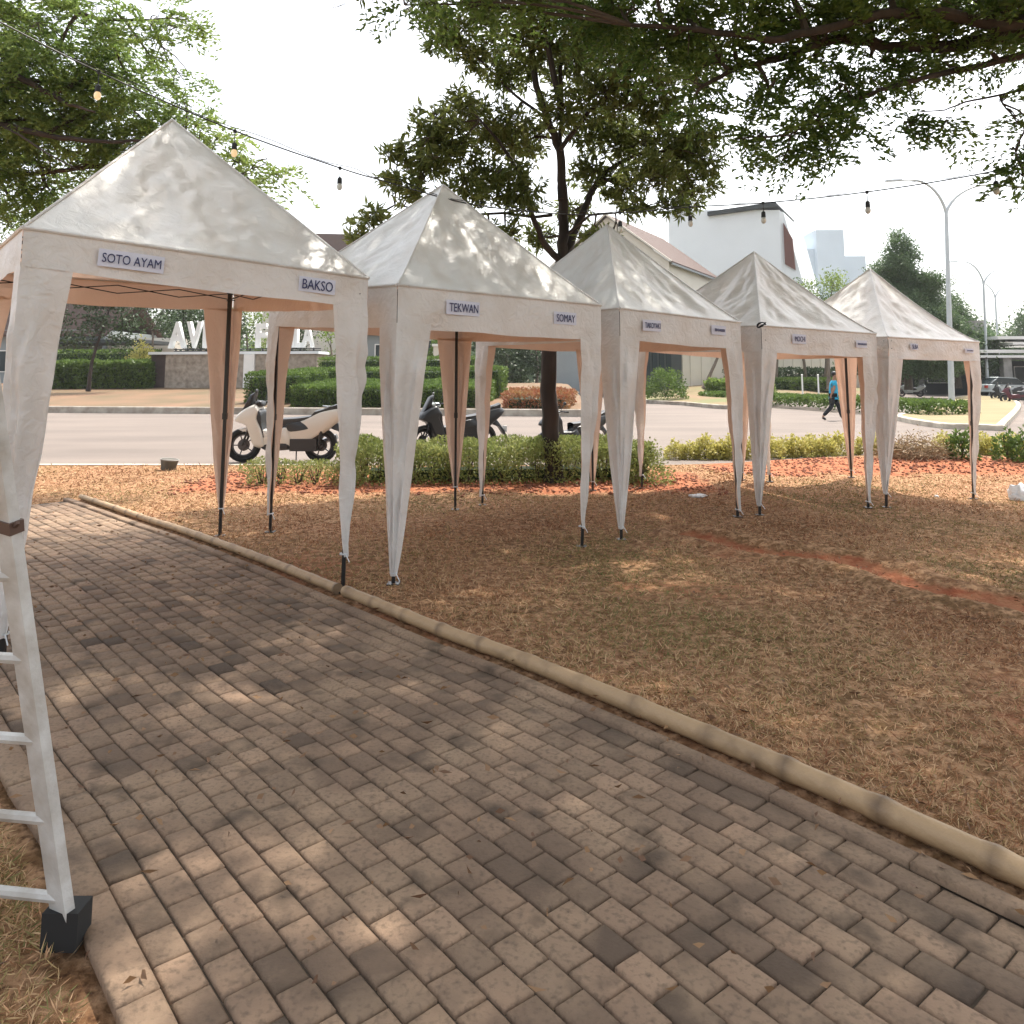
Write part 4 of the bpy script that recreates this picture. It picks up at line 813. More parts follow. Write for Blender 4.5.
cb = [(20, 20, 36, 11.6), (60, 50, 34, 11.4), (20, 75, 34, 11.6), (60, 85, 30, 11.8), (95, 75, 28, 12), (130, 85, 26, 12), (165, 75, 18, 12), (185, 82, 12, 12), (110, 50, 22, 11.8), (30, 120, 36, 12), (75, 120, 32, 12), (115, 115, 30, 12.3), (150, 112, 24, 12.3), (185, 105, 14, 12.3), (200, 130, 18, 12.2), (170, 140, 24, 12.3), (130, 150, 28, 12.4), (85, 155, 30, 12.3), (40, 165, 32, 12.3), (5, 150, 30, 12.3),
 (10, 200, 26, 12.6), (50, 190, 24, 12.6), (215, 145, 16, 12), (235, 160, 16, 11.9), (262, 165, 13, 11.8), (280, 175, 8, 11.8), (225, 175, 14, 12), (250, 180, 10, 11.9), (90, 15, 20, 11.2), (115, 12, 18, 11), (150, 22, 18, 10.9), (175, 28, 15, 10.9), (190, 22, 9, 10.9), (130, 35, 15, 11), (160, 48, 10, 11), (60, 5, 26, 11.3), (0, 100, 30, 11.8), (-30, 60, 40, 12), (-30, 140, 40, 12.3), (0, 45, 26, 11.6), (-40, 0, 40, 12), (40, 215, 16, 12.8), (5, 222, 14, 12.8)]
blob_tree('feathery_tree', 'bright green feathery tree at the left edge behind the nearest tent', lb_, limbs, [B(*c) for c in cb], M['leaf_left'], M['bark'], 'spray', 120, loose=.25, lw=.029, ln=.50, twr=1.4)
# ------------------------------------------------------------------ low planting along the road
def lz(x, y): return lawn_z(x, y)
a = WL(338, 488); b_ = WL(657, 484)
hedge_box('low_hedge', 'loose knee high hedge behind the second and middle tents, in front of parked scooters', (a.x, a.y+.1), (b_.x, b_.y+.1), 1.15, lz, .54, M['leaf_low'], 30000, .055, .026, rough=.13, cat='hedge')
a = WL(236, 489); b_ = WL(336, 488)
hedge_box('sparse_hedge', 'sparse twiggy low hedge on red soil in front of the white scooter', (a.x, a.y+.15), (b_.x, b_.y+.15), .7, lz, .28, M['leaf_low'], 3000, .045, .018, rough=.10, cat='hedge')
where = ['just right of the middle tent', 'behind the second tent from the right', 'left of the brush pile', 'behind the farthest tent', 'at the right edge']
rowpx = [(676, 461), (690, 461), (705, 461), (719, 461), (733, 461), (748, 461), (770, 460), (783, 459), (797, 459), (811, 458), (826, 458), (840, 457), (868, 457), (882, 457), (945, 457), (1002, 457), (1016, 457), (1032, 457), (982, 457), (990, 458)]
protos = [bush('low_shrub', None, (0, 0, 0), .23, .31, M['leaf_yellow'], 900, .060, .034) for _ in range(3)]
ords = ['first', 'second', 'third', 'fourth', 'fifth', 'sixth', 'seventh', 'eighth', 'ninth', 'tenth', 'eleventh', 'twelfth', 'thirteenth', 'fourteenth', 'fifteenth', 'sixteenth', 'seventeenth', 'eighteenth', 'nineteenth', 'twentieth']
order = sorted(range(len(rowpx)), key=lambda i: rowpx[i][0]); rank = {j: k for k, j in enumerate(order)}
for i, (x, y) in enumerate(rowpx):
    p = WL(x, y-3); r = protos[i % 3] if i < 3 else copy_tree(protos[i % 3]); r.location = p; k = random.uniform(.85, 1.15); r.scale = (k, k, k*random.uniform(.9, 1.1)); r.rotation_euler = (0, 0, random.uniform(0, 6))
    tag(r, 'low yellow green shrub, %s from the left in the row beside the road' % ords[rank[i]], 'shrub', 'yellow green shrubs in a row along the road')
bush('leafy_shrub', 'darker green broad leaved shrub beside the brush pile behind the farthest tent', WL(962, 459), .24, .46, M['leaf_hedge'], 500, .085, .055)
bush('leafy_shrub', 'rounded greyish shrub at the right end of the knee high hedge', WL(646, 486)+Vector((0, .25, 0)), .40, .52, M['leaf_low'], 1500, .05, .025)
for x in (1008, 1026): bush('leafy_shrub', 'green leafy shrub at the right edge of the road row, %s' % ('left one of two' if x < 1020 else 'right one of two'), WL(x, 460), .25, .46, M['leaf_hedge'], 500, .075, .045)
# dry brush pile
p0 = WL(915, 458); root = empty('brush_pile', p0, 0, 'heap of dry brown cut branches between yellow shrubs beside the road', 'brush pile'); mb = MB()
for _ in range(420):
    a = random.uniform(0, 6.28); r = .62*random.random()**.5; c = Vector((r*math.cos(a)*1.15, r*math.sin(a)*.7, random.uniform(0, .42)*(1-r/.8))); d = Vector(rdirs(1)[0]); d.z *= .35; d = d.normalized()*random.uniform(.12, .38)
    mb.tube([c-d, c+Vector((0, 0, .03)), c+d*.9], [.005, .005, .002], 3, caps=False)
mb.v = [(x, y, max(z, .004)) for x, y, z in mb.v]; mb.build('twigs', mat('dry_twigs', (.33, .22, .12), .8, .5, 6), root, fix=False)
n = 1500; P = RS.normal(size=(n, 3))*np.array([.36, .22, .12])+np.array([0, 0, .2]); P[:, 2] = np.abs(P[:, 2]); V, F = leaf_arrays(P, rdirs(n), RS.uniform(.03, .07, n), RS.uniform(.012, .03, n)); link('dead_leaves', npmesh('dead_leaves', V, F, np.repeat(RS.rand(n), 4)), M['straw'], root)
# ------------------------------------------------------------------ hedges, shrubs and trees across the road
def vz(x, y): return va_z(x, y)-.01
def atA(px, D): p = W(px, 378, D=D); return (p.x, p.y)
hedge_box('clipped_hedge', 'long clipped hedge along the far kerb, front one of the stepped hedges', atA(292, 34.0), atA(478, 32.8), 4.6, vz, .86, M['leaf_hedge'], 30000, .13, .08, rough=.05, group='stepped clipped hedges')
hedge_box('clipped_hedge', 'short clipped dark green hedge block in front of the sign wall, behind the white scooter', atA(245, 35.8), atA(300, 35.4), 3.4, vz, 1.35, M['leaf_hedge'], 9000, .12, .07, group='stepped clipped hedges')
hedge_box('clipped_hedge', 'middle row of the stepped hedges, below the sign letters', atA(296, 40.2), atA(488, 39.4), 1.5, vz, 1.30, M['leaf_hedge'], 11000, .13, .08, group='stepped clipped hedges')
hedge_box('clipped_hedge', 'rearmost row of the stepped hedges, behind the middle row', atA(318, 43.4), atA(474, 43.0), 1.4, vz, 1.75, M['leaf_hedge'], 9000, .14, .08, group='stepped clipped hedges')
hedge_box('clipped_hedge', 'square dark hedge end block above the right end of the front hedge', atA(462, 37.8), atA(501, 37.4), 1.4, vz, 1.42, M['leaf_hedge'], 4000, .12, .07, group='stepped clipped hedges')
hedge_box('red_hedge', 'low reddish thin leaved hedge right of the clipped hedges behind the tree trunk', atA(502, 32.2), atA(566, 31.6), 2.6, vz, .62, M['leaf_red'], 5000, .14, .05, rough=.08)
hedge_box('leafy_hedge', 'shaggy dark green hedge in front of the left house, seen through the nearest tent', atA(30, 46.5), atA(148, 46.0), 1.4, vz, 1.55, M['leaf_hedge'], 12000, .20, .11, rough=.12)
hedge_box('rear_hedge', 'taller clipped hedge standing behind the shaggy hedge, seen through the nearest tent', atA(20, 50), atA(150, 49.5), 1.2, vz, 2.15, M['leaf_hedge'], 8000, .18, .10)
def fz(z): return lambda x, y: z
def shrub_row(): pass
# sign wall with its letters
sx0, sx1 = W(150, 378, D=46.6), W(316, 378, D=45.2); a2 = Vector((sx1.x-sx0.x, sx1.y-sx0.y, 0)); ln = a2.length; rz = math.atan2(a2.y, a2.x)
root = empty('estate_sign', (sx0.x, sx0.y, .85), rz, 'low stone sign wall with large white standing letters across the road', 'sign wall')
hw = 2.05
mb = MB(); mb.box((.95, 0, -.3), (ln, 1.5, hw)); mb.build('stone_base', M['stone'], root)
mb = MB(); mb.box((0, .05, -.3), (.948, 1.45, hw-.002)); mb.build('shaded_end', M['stone_shade'], root)  # left side of the wall, its shade put into the colour
mb = MB(); mb.box((-.12, -.12, hw+.002), (ln+.15, 1.6, hw+.16)); mb.build('coping', M['white_wall'], root)
mb = MB(); mb.box((6.0, -.16, -.3), (6.65, -.003, hw-.01)); mb.build('pilaster', M['white'], root)
bk_ = MB()
for z_ in (.22, .34): bk_.box((1.0, .72, hw+z_-.04), (ln-.05, .80, hw+z_+.02))
for x in np.arange(1.1, ln, .8): bk_.box((x, .70, hw+.162), (x+.07, .78, hw+.40))
bk_.build('letter_rail', M['black'], root)
def u_of(px): # where along the wall a picture column falls
    lo, hi = 0, ln
    for _ in range(40):
        m = (lo+hi)/2; q = Vector((sx0.x, sx0.y, 0))+a2.normalized()*m; x = 512+FPX*q.x/(q.y*ct)*ct
        if 512+FPX*q.x/q.y < px: lo = m
        else: hi = m
    return lo
for s_, px0, px1, hh in (('A', 168, 185, 1.62), ('V', 186, 201, 1.62), ('I', 203, 207, 1.62), ('A', 209, 224, 1.62), ('F', 256, 266, 1.45), ('A', 267, 279, 1.45), ('M', 280, 291, 1.42), ('I', 292, 295, 1.42), ('L', 296, 303, 1.40), ('A', 302.5, 314, 1.40)):
    u0, u1 = u_of(px0-4.5), u_of(px1-3.5); me = text_mesh(s_, (u1-u0)*.97, hh, .13, .035); o = link('letter', me, M['white'], root); o.location = ((u0+u1)/2, .60, hw+.40+hh/2)
# houses
def box_part(name, lo, hi, m, par): mb = MB(); mb.box(lo, hi); return mb.build(name, m, par)
def window(par, x0, x1, z0, z1, y=0., m=None):
    f = MB()
    for lo, hi in (((x0-.07, y-.06, z0-.07), (x1+.07, y-.003, z0)), ((x0-.07, y-.06, z1), (x1+.07, y-.003, z1+.07)), ((x0-.07, y-.06, z0), (x0, y-.003, z1)), ((x1, y-.06, z0), (x1+.07, y-.003, z1))): f.box(lo, hi)
    f = f.build('window', M['white'], par); mb = MB(); mb.box((x0, y-.03, z0), (x1, y-.004, z1)); mb.build('pane', M['glass'], f)
def gable(par, x0, x1, y0, y1, z0, z1, m, ov=.5, name='roof', th=.16, along='x'):
    """tiled gable roof, ridge along y (gable end faces -y) or along x"""
    mb = MB(); me_uv = []
    if along == 'y':
        xm = (x0+x1)/2; k = (z1-z0)/(xm-x0)
        for a, b in (((x0-ov, z0-ov*k), (xm, z1)), ((xm, z1), (x1+ov, z0-ov*k))):
            mb.add([(a[0], y0-ov, a[1]), (b[0], y0-ov, b[1]), (b[0], y1+ov, b[1]), (a[0], y1+ov, a[1]), (a[0], y0-ov, a[1]+th), (b[0], y0-ov, b[1]+th), (b[0], y1+ov, b[1]+th), (a[0], y1+ov, a[1]+th)], ((3,2,1,0),(4,5,6,7),(0,1,5,4),(1,2,6,5),(2,3,7,6),(3,0,4,7)))
    else:
        ym = (y0+y1)/2; k = (z1-z0)/(ym-y0)
        for a, b in (((y0-ov, z0-ov*k), (ym, z1)), ((y1+ov, z0-ov*k), (ym, z1))):
            mb.add([(x0-ov, a[0], a[1]), (x1+ov, a[0], a[1]), (x1+ov, b[0], b[1]), (x0-ov, b[0], b[1]), (x0-ov, a[0], a[1]+th), (x1+ov, a[0], a[1]+th), (x1+ov, b[0], b[1]+th), (x0-ov, b[0], b[1]+th)], ((3,2,1,0),(4,5,6,7),(0,1,5,4),(1,2,6,5),(2,3,7,6),(3,0,4,7)))
    o = mb.build(name, m, par); me = o.data; uv = me.uv_layers.new(name='UVMap')
    for lp_ in me.loops:
        c = me.vertices[lp_.vertex_index].co; uv.data[lp_.index].uv = (c.y, c.x*1.2) if along == 'y' else (c.x, c.y*1.2)
    return o
def gable_wall(par, x0, x1, y, z0, z1, zr, m):
    mb = MB(); xm = (x0+x1)/2; v = [(x0, y, z0), (x1, y, z0), (x1, y, z1), (xm, y, zr), (x0, y, z1)]; mb.add(v+[(a, y+.2, c) for a, b, c in v], [(0,1,2,3,4), (9,8,7,6,5)]+[(i, i+5, (i+1) % 5+5, (i+1) % 5) for i in range(5)]); return mb.build('wall', m, par)
# left house (grey, seen through the nearest tent)
p = W(20, 378, D=58); root = empty('grey_house', (p.x, p.y, .9), -.05, 'grey house with dark carport behind the hedges, seen through the nearest tent', 'house')
box_part('wall', (-8, 0, -.2), (6.2, 8, 4.2), M['grey_wall'], root); box_part('carport_roof', (2.5, -4, 3.0), (11.5, -.01, 3.25), M['dark_wall'], root); box_part('carport_wall', (6.3, .5, -.2), (11.5, 7.5, 3.6), M['cream'], root)
for x in (2.8, 11.1): box_part('post', (x, -3.9, -.2), (x+.25, -3.65, 2.99), M['dark_wall'], root)
window(root, 3.8, 5.4, 1.1, 2.6); window(root, -2, 0, 1.1, 2.6); gable(root, -8, 6.2, 0, 8, 4.0, 6.6, M['tiles'], along='x')
# far left tiled house above the tents, right of the first tent peak
p = W(300, 378, D=60); root = empty('tiled_house', (p.x, p.y, .95), .12, 'pale two storey house with brown tiled roof showing between the first two tents', 'house')
box_part('wall', (-3, 0, -.2), (7, 9, 9.3), M['cream'], root); gable(root, -3, 7, 0, 9, 9.6, 12.6, M['tiles'], along='x'); window(root, .6, 2.0, 5.5, 7.2); window(root, 3.6, 5.2, 5.5, 7.2); box_part('door', (3, -.04, 0), (4.4, -.003, 2.3), M['dark_wall'], root)
# small house behind hedges with window, between first and second tent
p = W(362, 378, D=53); root = empty('low_grey_house', (p.x, p.y, .95), 0, 'low grey rendered house with one dark window above the stepped hedges', 'house')
box_part('wall', (0, 0, -.2), (6.2, 7, 3.6), M['grey_wall'], root); box_part('roof', (-.4, -.6, 3.602), (6.6, 7.4, 3.85), M['dark_wall'], root); window(root, 4.15, 4.75, 1.6, 3.1); window(root, .9, 2.3, 1.4, 2.8)
p = W(433, 378, D=49); root = empty('gate_post', (p.x, p.y, .9), 0, 'cream gate post with small dark letter slot, seen through the second tent', 'gate post')
box_part('post', (0, 0, -.2), (1.0, .5, 2.6), M['cream'], root); box_part('cap', (-.08, -.08, 2.602), (1.08, .58, 2.75), M['white'], root); box_part('slot', (.35, -.03, 1.9), (.7, -.003, 2.2), M['dark_wall'], root)
bush('clipped_ball_shrub', 'round clipped bright shrub beside the cream gate post', (W(436, 378, D=51).x, 51, 3.0-.6), .55, 1.5, M['leaf_hedge'], 900, .16, .1)
# right tiled house beside the tree
def HP(x, y, D): return W(x, y, D=D)
g1 = HP(607, 216, 68); e1 = HP(669, 264, 65.05); e2 = HP(707, 278, 74.2)
ax = Vector((e2.x-e1.x, e2.y-e1.y, 0)); rz = math.atan2(ax.y, ax.x)-math.pi/2; ridge = Vector((g1.x, g1.y, 0))
hwid = (Vector((e1.x, e1.y, 0))-ridge).length; root = empty('brown_roofed_house', (g1.x, g1.y, .9), rz, 'cream house with large brown tiled gable roof right of the tree', 'house')
zr = g1.z-.9; ze = e1.z-.9+.35
gable_wall(root, -hwid, hwid, 0, -.2, ze-.1, zr-.1, M['cream']); box_part('side_wall', (-hwid, .22, -.2), (hwid, 14, ze-.12), M['cream'], root); gable(root, -hwid, hwid, 0, 14, ze-.02, zr, M['tiles'], along='y', ov=.35)
mb = MB(); k = (zr-ze)/hwid
for s in (-1, 1): mb.tube([(0, -.38, zr+.10), (s*(hwid+.35), -.38, ze-.35*k+.10)], .10, 4)
mb.build('verge_board', M['cream'], root); window(root, 1.0, 2.2, ze-1.6, ze-.4); window(root, -2.4, -1.0, ze-1.6, ze-.4); window(root, -1.5, .5, 1.0, 2.6)
box_part('gutter', (hwid+.352, -.3, ze-.35*k-.18), (hwid+.46, 14.3, ze-.35*k-.02), M['grey_wall'], root)
# blue grey wall pieces and dark gate behind the middle tents
def wallrun(name, label, x0, x1, D0, D1, z0, h, th, m, cat='wall', extra=None):
    a = W(x0, 378, D=D0); b = W(x1, 378, D=D1); d = Vector((b.x-a.x, b.y-a.y, 0)); root = empty(name, (a.x, a.y, z0), math.atan2(d.y, d.x), label, cat); box_part('wall', (0, 0, -.4), (d.length, th, h), m, root); box_part('coping', (-.05, -.05, h+.002), (d.length+.05, th+.05, h+.12), M['white'] if m is M['cream'] else M['grey_wall'], root); return root, d.length
wallrun('garden_wall', 'blue grey garden wall behind the trunk of the tall tree', 556, 600, 56, 55, .5, 3.9, .25, M['grey_wall'])
root, l_ = wallrun('dark_gate_house', 'dark green grey gate building behind the middle tent', 640, 682, 60, 62, .6, 5.2, 2.5, M['dark_wall'], 'gatehouse')
for x in (.5, 1.2, 1.9, 2.6): box_part('panel', (x, -.05, 0), (x+.5, -.003, 3.4), M['glass'], root)
root, l_ = wallrun('boundary_wall', 'long cream panelled boundary wall behind the planted verge on the right', 683, 868, 64, 76, .75, 3.3, .25, M['cream'])
for x in np.arange(.8, l_-.3, 1.25): box_part('pilaster', (x, -.06, -.3), (x+.16, -.003, 3.29), M['cream'], root)
bush('round_bush', 'rounded two lobed green bush in front of the dark gatehouse', (W(665, 378, D=47).x, 47, .35), 1.25, 1.5, M['leaf_hedge'], 2600, .15, .09)
p = (W(703, 378, D=58).x, 58, .7); q = Vector(p)
blob_tree('leaning_tree', 'small bare leaning tree against the cream boundary wall', q, [([q, q+Vector((.9, 0, 1.8)), q+Vector((1.7, 0, 3.6)), q+Vector((2.4, 0, 4.6))], .14, .06), ([q+Vector((1.3, 0, 2.7)), q+Vector((.4, 0, 3.7)), q+Vector((-.6, 0, 4.3))], .06, .03), ([q+Vector((1.5, 0, 3.2)), q+Vector((2.8, 0, 4.0)), q+Vector((3.6, .2, 4.6))], .05, .03)], [((q.x+2.6, q.y, q.z+6.2), 1.3), ((q.x-.6, q.y, q.z+5.6), 1.0)], M['leaf_far'], M['bark_grey'], 'scatter', 25, .2, .09, 6)
for i, (px, D, hh) in enumerate(((806, 62, 5.6), (824, 66, 5.4), (775, 60, 5.0))):
    q = Vector((W(px, 378, D=D).x, D, .7)); top = q+Vector((random.uniform(-.4, .4), 0, 4.2))
    blob_tree('street_tree', 'slender tree in the planted verge, %s of three by the cream wall' % ('middle', 'rightmost', 'leftmost')[i], q, [([q, q.lerp(top, .5)+Vector((.1, 0, 0)), top, top+Vector((0, 0, 2.0))], .14, .05)], [((top.x+dx*.8, top.y, top.z+1.2+dz), 1.15) for dx, dz in ((-1, 0), (1, .2), (0, 1.4), (.3, 2.4))], M['leaf_far'], M['bark_grey'], 'scatter', 22, .22, .10, 6, group='slender trees by the boundary wall')
hedge_box('bed_hedge', 'dark green clipped hedge in the verge below the boundary wall', atA(790, 57), atA(846, 62), 2.0, fz(.55), .85, M['leaf_hedge'], 5000, .2, .12)
hedge_box('bed_hedge', 'taller dark hedge against the cream boundary wall', atA(735, 61), atA(850, 68), 1.2, fz(.7), 1.5, M['leaf_dark'], 6000, .22, .13, rough=.18)
hedge_box('bed_planting', 'pale green leafy planting in the verge right of the leaning tree', atA(705, 52), atA(760, 50), 3.2, fz(.45), .75, M['leaf_left'], 6000, .25, .1, rough=.18, cat='plants')
for i, x in enumerate((802, 818)):
    p = W(x, 378, D=50); root = empty('lawn_stake', (p.x, p.y, .35), 0, 'thin white stake in the green verge, %s one of two' % ('left', 'right')[i], 'stake'); mb = MB(); mb.tube([(0, 0, -.1), (0, 0, 1.3)], .05, 6); mb.build('post', M['white'], root); mb = MB(); mb.ell((0, 0, 1.34), (.07, .07, .06), 8, 5); mb.build('cap', M['white'], root)
# white block with dark shed roof
a = W(672, 378, D=86); b = W(786, 378, D=80); d = Vector((b.x-a.x, b.y-a.y, 0)); l_ = d.length; root = empty('white_house', (a.x, a.y, .8), math.atan2(d.y, d.x), 'tall plain white house with a dark overhanging flat roof and brown window', 'house')
zt0 = W(672, 210, D=86).z-.8; zt1 = W(785, 210, D=80).z-.8
mb = MB(); v = [(0, 0, -.3), (l_, 0, -.3), (l_, 0, zt1), (0, 0, zt0)]; mb.add(v+[(x, 14, z) for x, y, z in v], ((0,1,2,3), (7,6,5,4), (0,4,5,1), (1,5,6,2), (2,6,7,3), (3,7,4,0))); mb.build('wall', M['white_wall'], root)
mb = MB(); sl2 = 1.7; v = [(l_+.003, .05, -.3), (l_+4.4, .3, -.3), (l_+.35, .3, zt1-.2), (l_+.003, .05, zt1-.1)]; mb.add(v+[(x, y+11, z) for x, y, z in v], ((0,1,2,3), (7,6,5,4), (0,4,5,1), (1,5,6,2), (2,6,7,3), (3,7,4,0))); mb.build('buttress', M['white_wall'], root)
mb = MB(); v = [(l_+.35, .10, zt1-5.8), (l_+1.35, .15, zt1-6.5), (l_+1.2, .15, zt1-3.2), (l_+.35, .1, zt1-1.4)]; mb.add([(x, y-.10, z) for x, y, z in v]+[(x, y+.15, z) for x, y, z in v], ((0,1,2,3), (7,6,5,4), (0,4,5,1), (1,5,6,2), (2,6,7,3), (3,7,4,0))); mb.build('window', M['brownpanel'], root)
mb = MB(); v = [(4.6, -.5, zt1+.1), (l_+.1, -.5, zt1+.35), (l_-.3, -.5, zt1+.85), (4.6, -.5, zt1+.55)]; mb.add(v+[(x, 9, z) for x, y, z in v], ((0,1,2,3), (7,6,5,4), (0,4,5,1), (1,5,6,2), (2,6,7,3), (3,7,4,0))); mb.build('roof', M['dark_wall'], root)
# pale blocks far away
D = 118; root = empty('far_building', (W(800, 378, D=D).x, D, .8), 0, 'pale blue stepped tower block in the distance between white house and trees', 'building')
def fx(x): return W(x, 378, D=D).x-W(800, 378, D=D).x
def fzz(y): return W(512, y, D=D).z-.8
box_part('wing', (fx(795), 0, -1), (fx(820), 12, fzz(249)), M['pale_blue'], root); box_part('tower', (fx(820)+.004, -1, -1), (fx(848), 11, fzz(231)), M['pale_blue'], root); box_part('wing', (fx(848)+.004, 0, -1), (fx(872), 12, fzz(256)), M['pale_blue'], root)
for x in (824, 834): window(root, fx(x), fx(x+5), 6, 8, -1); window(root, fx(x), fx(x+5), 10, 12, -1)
# tiered tree and companions on the right
def tiered(name, label, px, D, ytop, halfpx, z0=.6, tiers=9, seed=1):
    q = Vector((W(px, 378, D=D).x, D, z0)); ht = W(px, ytop, D=D).z; rr = halfpx*D/FPX; r3 = random.Random(seed); lim = [([q, q+Vector((.1, 0, (ht-z0)*.5)), Vector((q.x, q.y, ht-.4))], .24, .04)]; bl = []
    for i in range(tiers):
        f = i/(tiers-1); z = z0+2.2+(ht-z0-2.6)*f; R = rr*(1-f*.92)**.8
        for k in range(max(2, int(8*(1-f)+2))):
            an = r3.uniform(0, 6.28); r_ = R*r3.uniform(.5, 1.0); c = Vector((q.x+r_*math.cos(an), q.y+r_*math.sin(an), z+r3.uniform(-.25, .35))); lim.append(([Vector((q.x, q.y, z-.3)), (Vector((q.x, q.y, z-.1))+c)/2, c], .05, .02)); bl += [(tuple(c), R*.24+.16), (tuple(c.lerp(Vector((q.x, q.y, c.z)), .4)), R*.22+.30)]
    return q, lim, bl
q, lim, bl = tiered('tiered_tree', '', 908, 58, 229, 62, tiers=15)
blob_tree('tiered_tree', 'tall dark green tree with layered horizontal branches behind the farthest tent', q, lim, bl, M['leaf_far'], M['bark_grey'], 'scatter', 60, .22, .10, 8)
for i, (px, D, yt, hp, sd_) in enumerate(((958, 68, 296, 40, 3), (935, 75, 300, 40, 4))):
    q, lim, bl = tiered('', '', px, D, yt, hp, tiers=6, seed=sd_); blob_tree('tiered_tree', ('shorter layered tree right of the tall tiered tree', 'shorter layered tree just behind the tall tiered tree')[i], q, lim, bl, M['leaf_far'], M['bark_grey'], 'scatter', 55, .28, .13, 7)
def roundtree(label, px, D, ytop, rpx, m, z0=.7, name='roadside_tree', dens=16, L_=.3, group=None, n=9, low=.35):
    q = Vector((W(px, 378, D=D).x, D, z0)); ht = W(px, ytop, D=D).z; R = rpx*D/FPX; lim = [([q, q+Vector((.15, 0, (ht-z0)*.35)), q+Vector((0, 0, (ht-z0)*.6))], max(.1, R*.07), .05)]; bl = []
    for k in range(n): v = Vector(rdirs(1)[0]); bl.append((tuple(Vector((q.x, q.y, z0+(ht-z0)*(low+1)/2))+Vector((v.x*R*.7, v.y*R*.6, v.z*(ht-z0)*(1-low)/2*.75))), R*random.uniform(.32, .5)))
    return blob_tree(name, label, q, lim, bl, m, M['bark_grey'], 'scatter', dens, L_, L_*.5, 6, group)
roundtree('light green thin crowned tree behind the second tent from the right', 828, 55, 265, 26, M['leaf_left'], dens=26, L_=.22)
q = Vector((W(89, 378, D=44).x, 44, .75))
blob_tree('small_tree', 'small dark leaved tree in front of the shaggy hedge, seen through the nearest tent', q, [([q, q+Vector((.1, 0, 1.6)), q+Vector((.5, 0, 3.2)), q+Vector((.9, 0, 4.6))], .11, .05)], [B(*c) for c in ((75, 340, 13, 44), (100, 325, 16, 44), (120, 340, 12, 44), (90, 300, 18, 44), (118, 300, 18, 44.4), (70, 318, 8, 44), (130, 322, 12, 44), (105, 280, 18, 44))], M['leaf_dark'], M['bark'], 'scatter', 40, .24, .11, 7)
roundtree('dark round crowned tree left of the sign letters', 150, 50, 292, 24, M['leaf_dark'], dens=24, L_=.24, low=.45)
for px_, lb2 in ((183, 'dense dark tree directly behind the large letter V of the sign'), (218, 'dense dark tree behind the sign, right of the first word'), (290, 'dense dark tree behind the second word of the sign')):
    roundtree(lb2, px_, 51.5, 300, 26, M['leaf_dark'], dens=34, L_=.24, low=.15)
bush('yellow_shrub', 'bright yellow green shrub left of the sign wall', (W(140, 378, D=49).x, 49, .9), 1.0, 2.6, M['leaf_yellow'], 1600, .2, .1)
roundtree('green tree behind the sign between its two words', 245, 54, 300, 22, M['leaf_left'], dens=24, L_=.24, low=.2)
roundtree('bright green climber covered tree just right of the sign wall', 330, 48.5, 318, 18, M['leaf_left'], dens=40, L_=.2, low=.05)
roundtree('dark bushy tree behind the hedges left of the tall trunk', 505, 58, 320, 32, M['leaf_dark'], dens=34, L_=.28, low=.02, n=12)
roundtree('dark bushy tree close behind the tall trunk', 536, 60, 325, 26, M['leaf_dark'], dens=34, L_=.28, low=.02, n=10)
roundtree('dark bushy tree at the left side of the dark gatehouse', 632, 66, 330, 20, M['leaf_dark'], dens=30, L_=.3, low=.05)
for i, (px, D, yt, r_) in enumerate(((-60, 70, 262, 60), (60, 76, 285, 50), (190, 80, 292, 45), (300, 90, 300, 40), (420, 88, 318, 40), (600, 90, 322, 36), (905, 118, 335, 30), (945, 130, 345, 30), (1000, 105, 318, 40), (1060, 100, 310, 45))):
    roundtree('background tree beyond the houses, number %d from the left by position along the skyline' % (i+1) if 0 else 'hazy background tree beyond the houses, %s from the left' % ords[i], px, D, yt, r_, M['leaf_far'], name='background_tree', dens=5, L_=.6, group='background trees beyond the houses', low=.1)
tag(link('far_woodland', npmesh('far_woodland', *(lambda P: leaf_arrays(P, rdirs(len(P)), 1.6, 1.0))(np.stack([RS.uniform(-190, 220, 26000), RS.uniform(150, 175, 26000), .5+7.5*RS.rand(26000)**.8+1.5*np.sin(RS.uniform(0, 6, 26000))], 1)), RS.rand(26000*4)*.7), M['leaf_far']), 'far line of hazy trees along the horizon', 'woodland', kind='stuff')
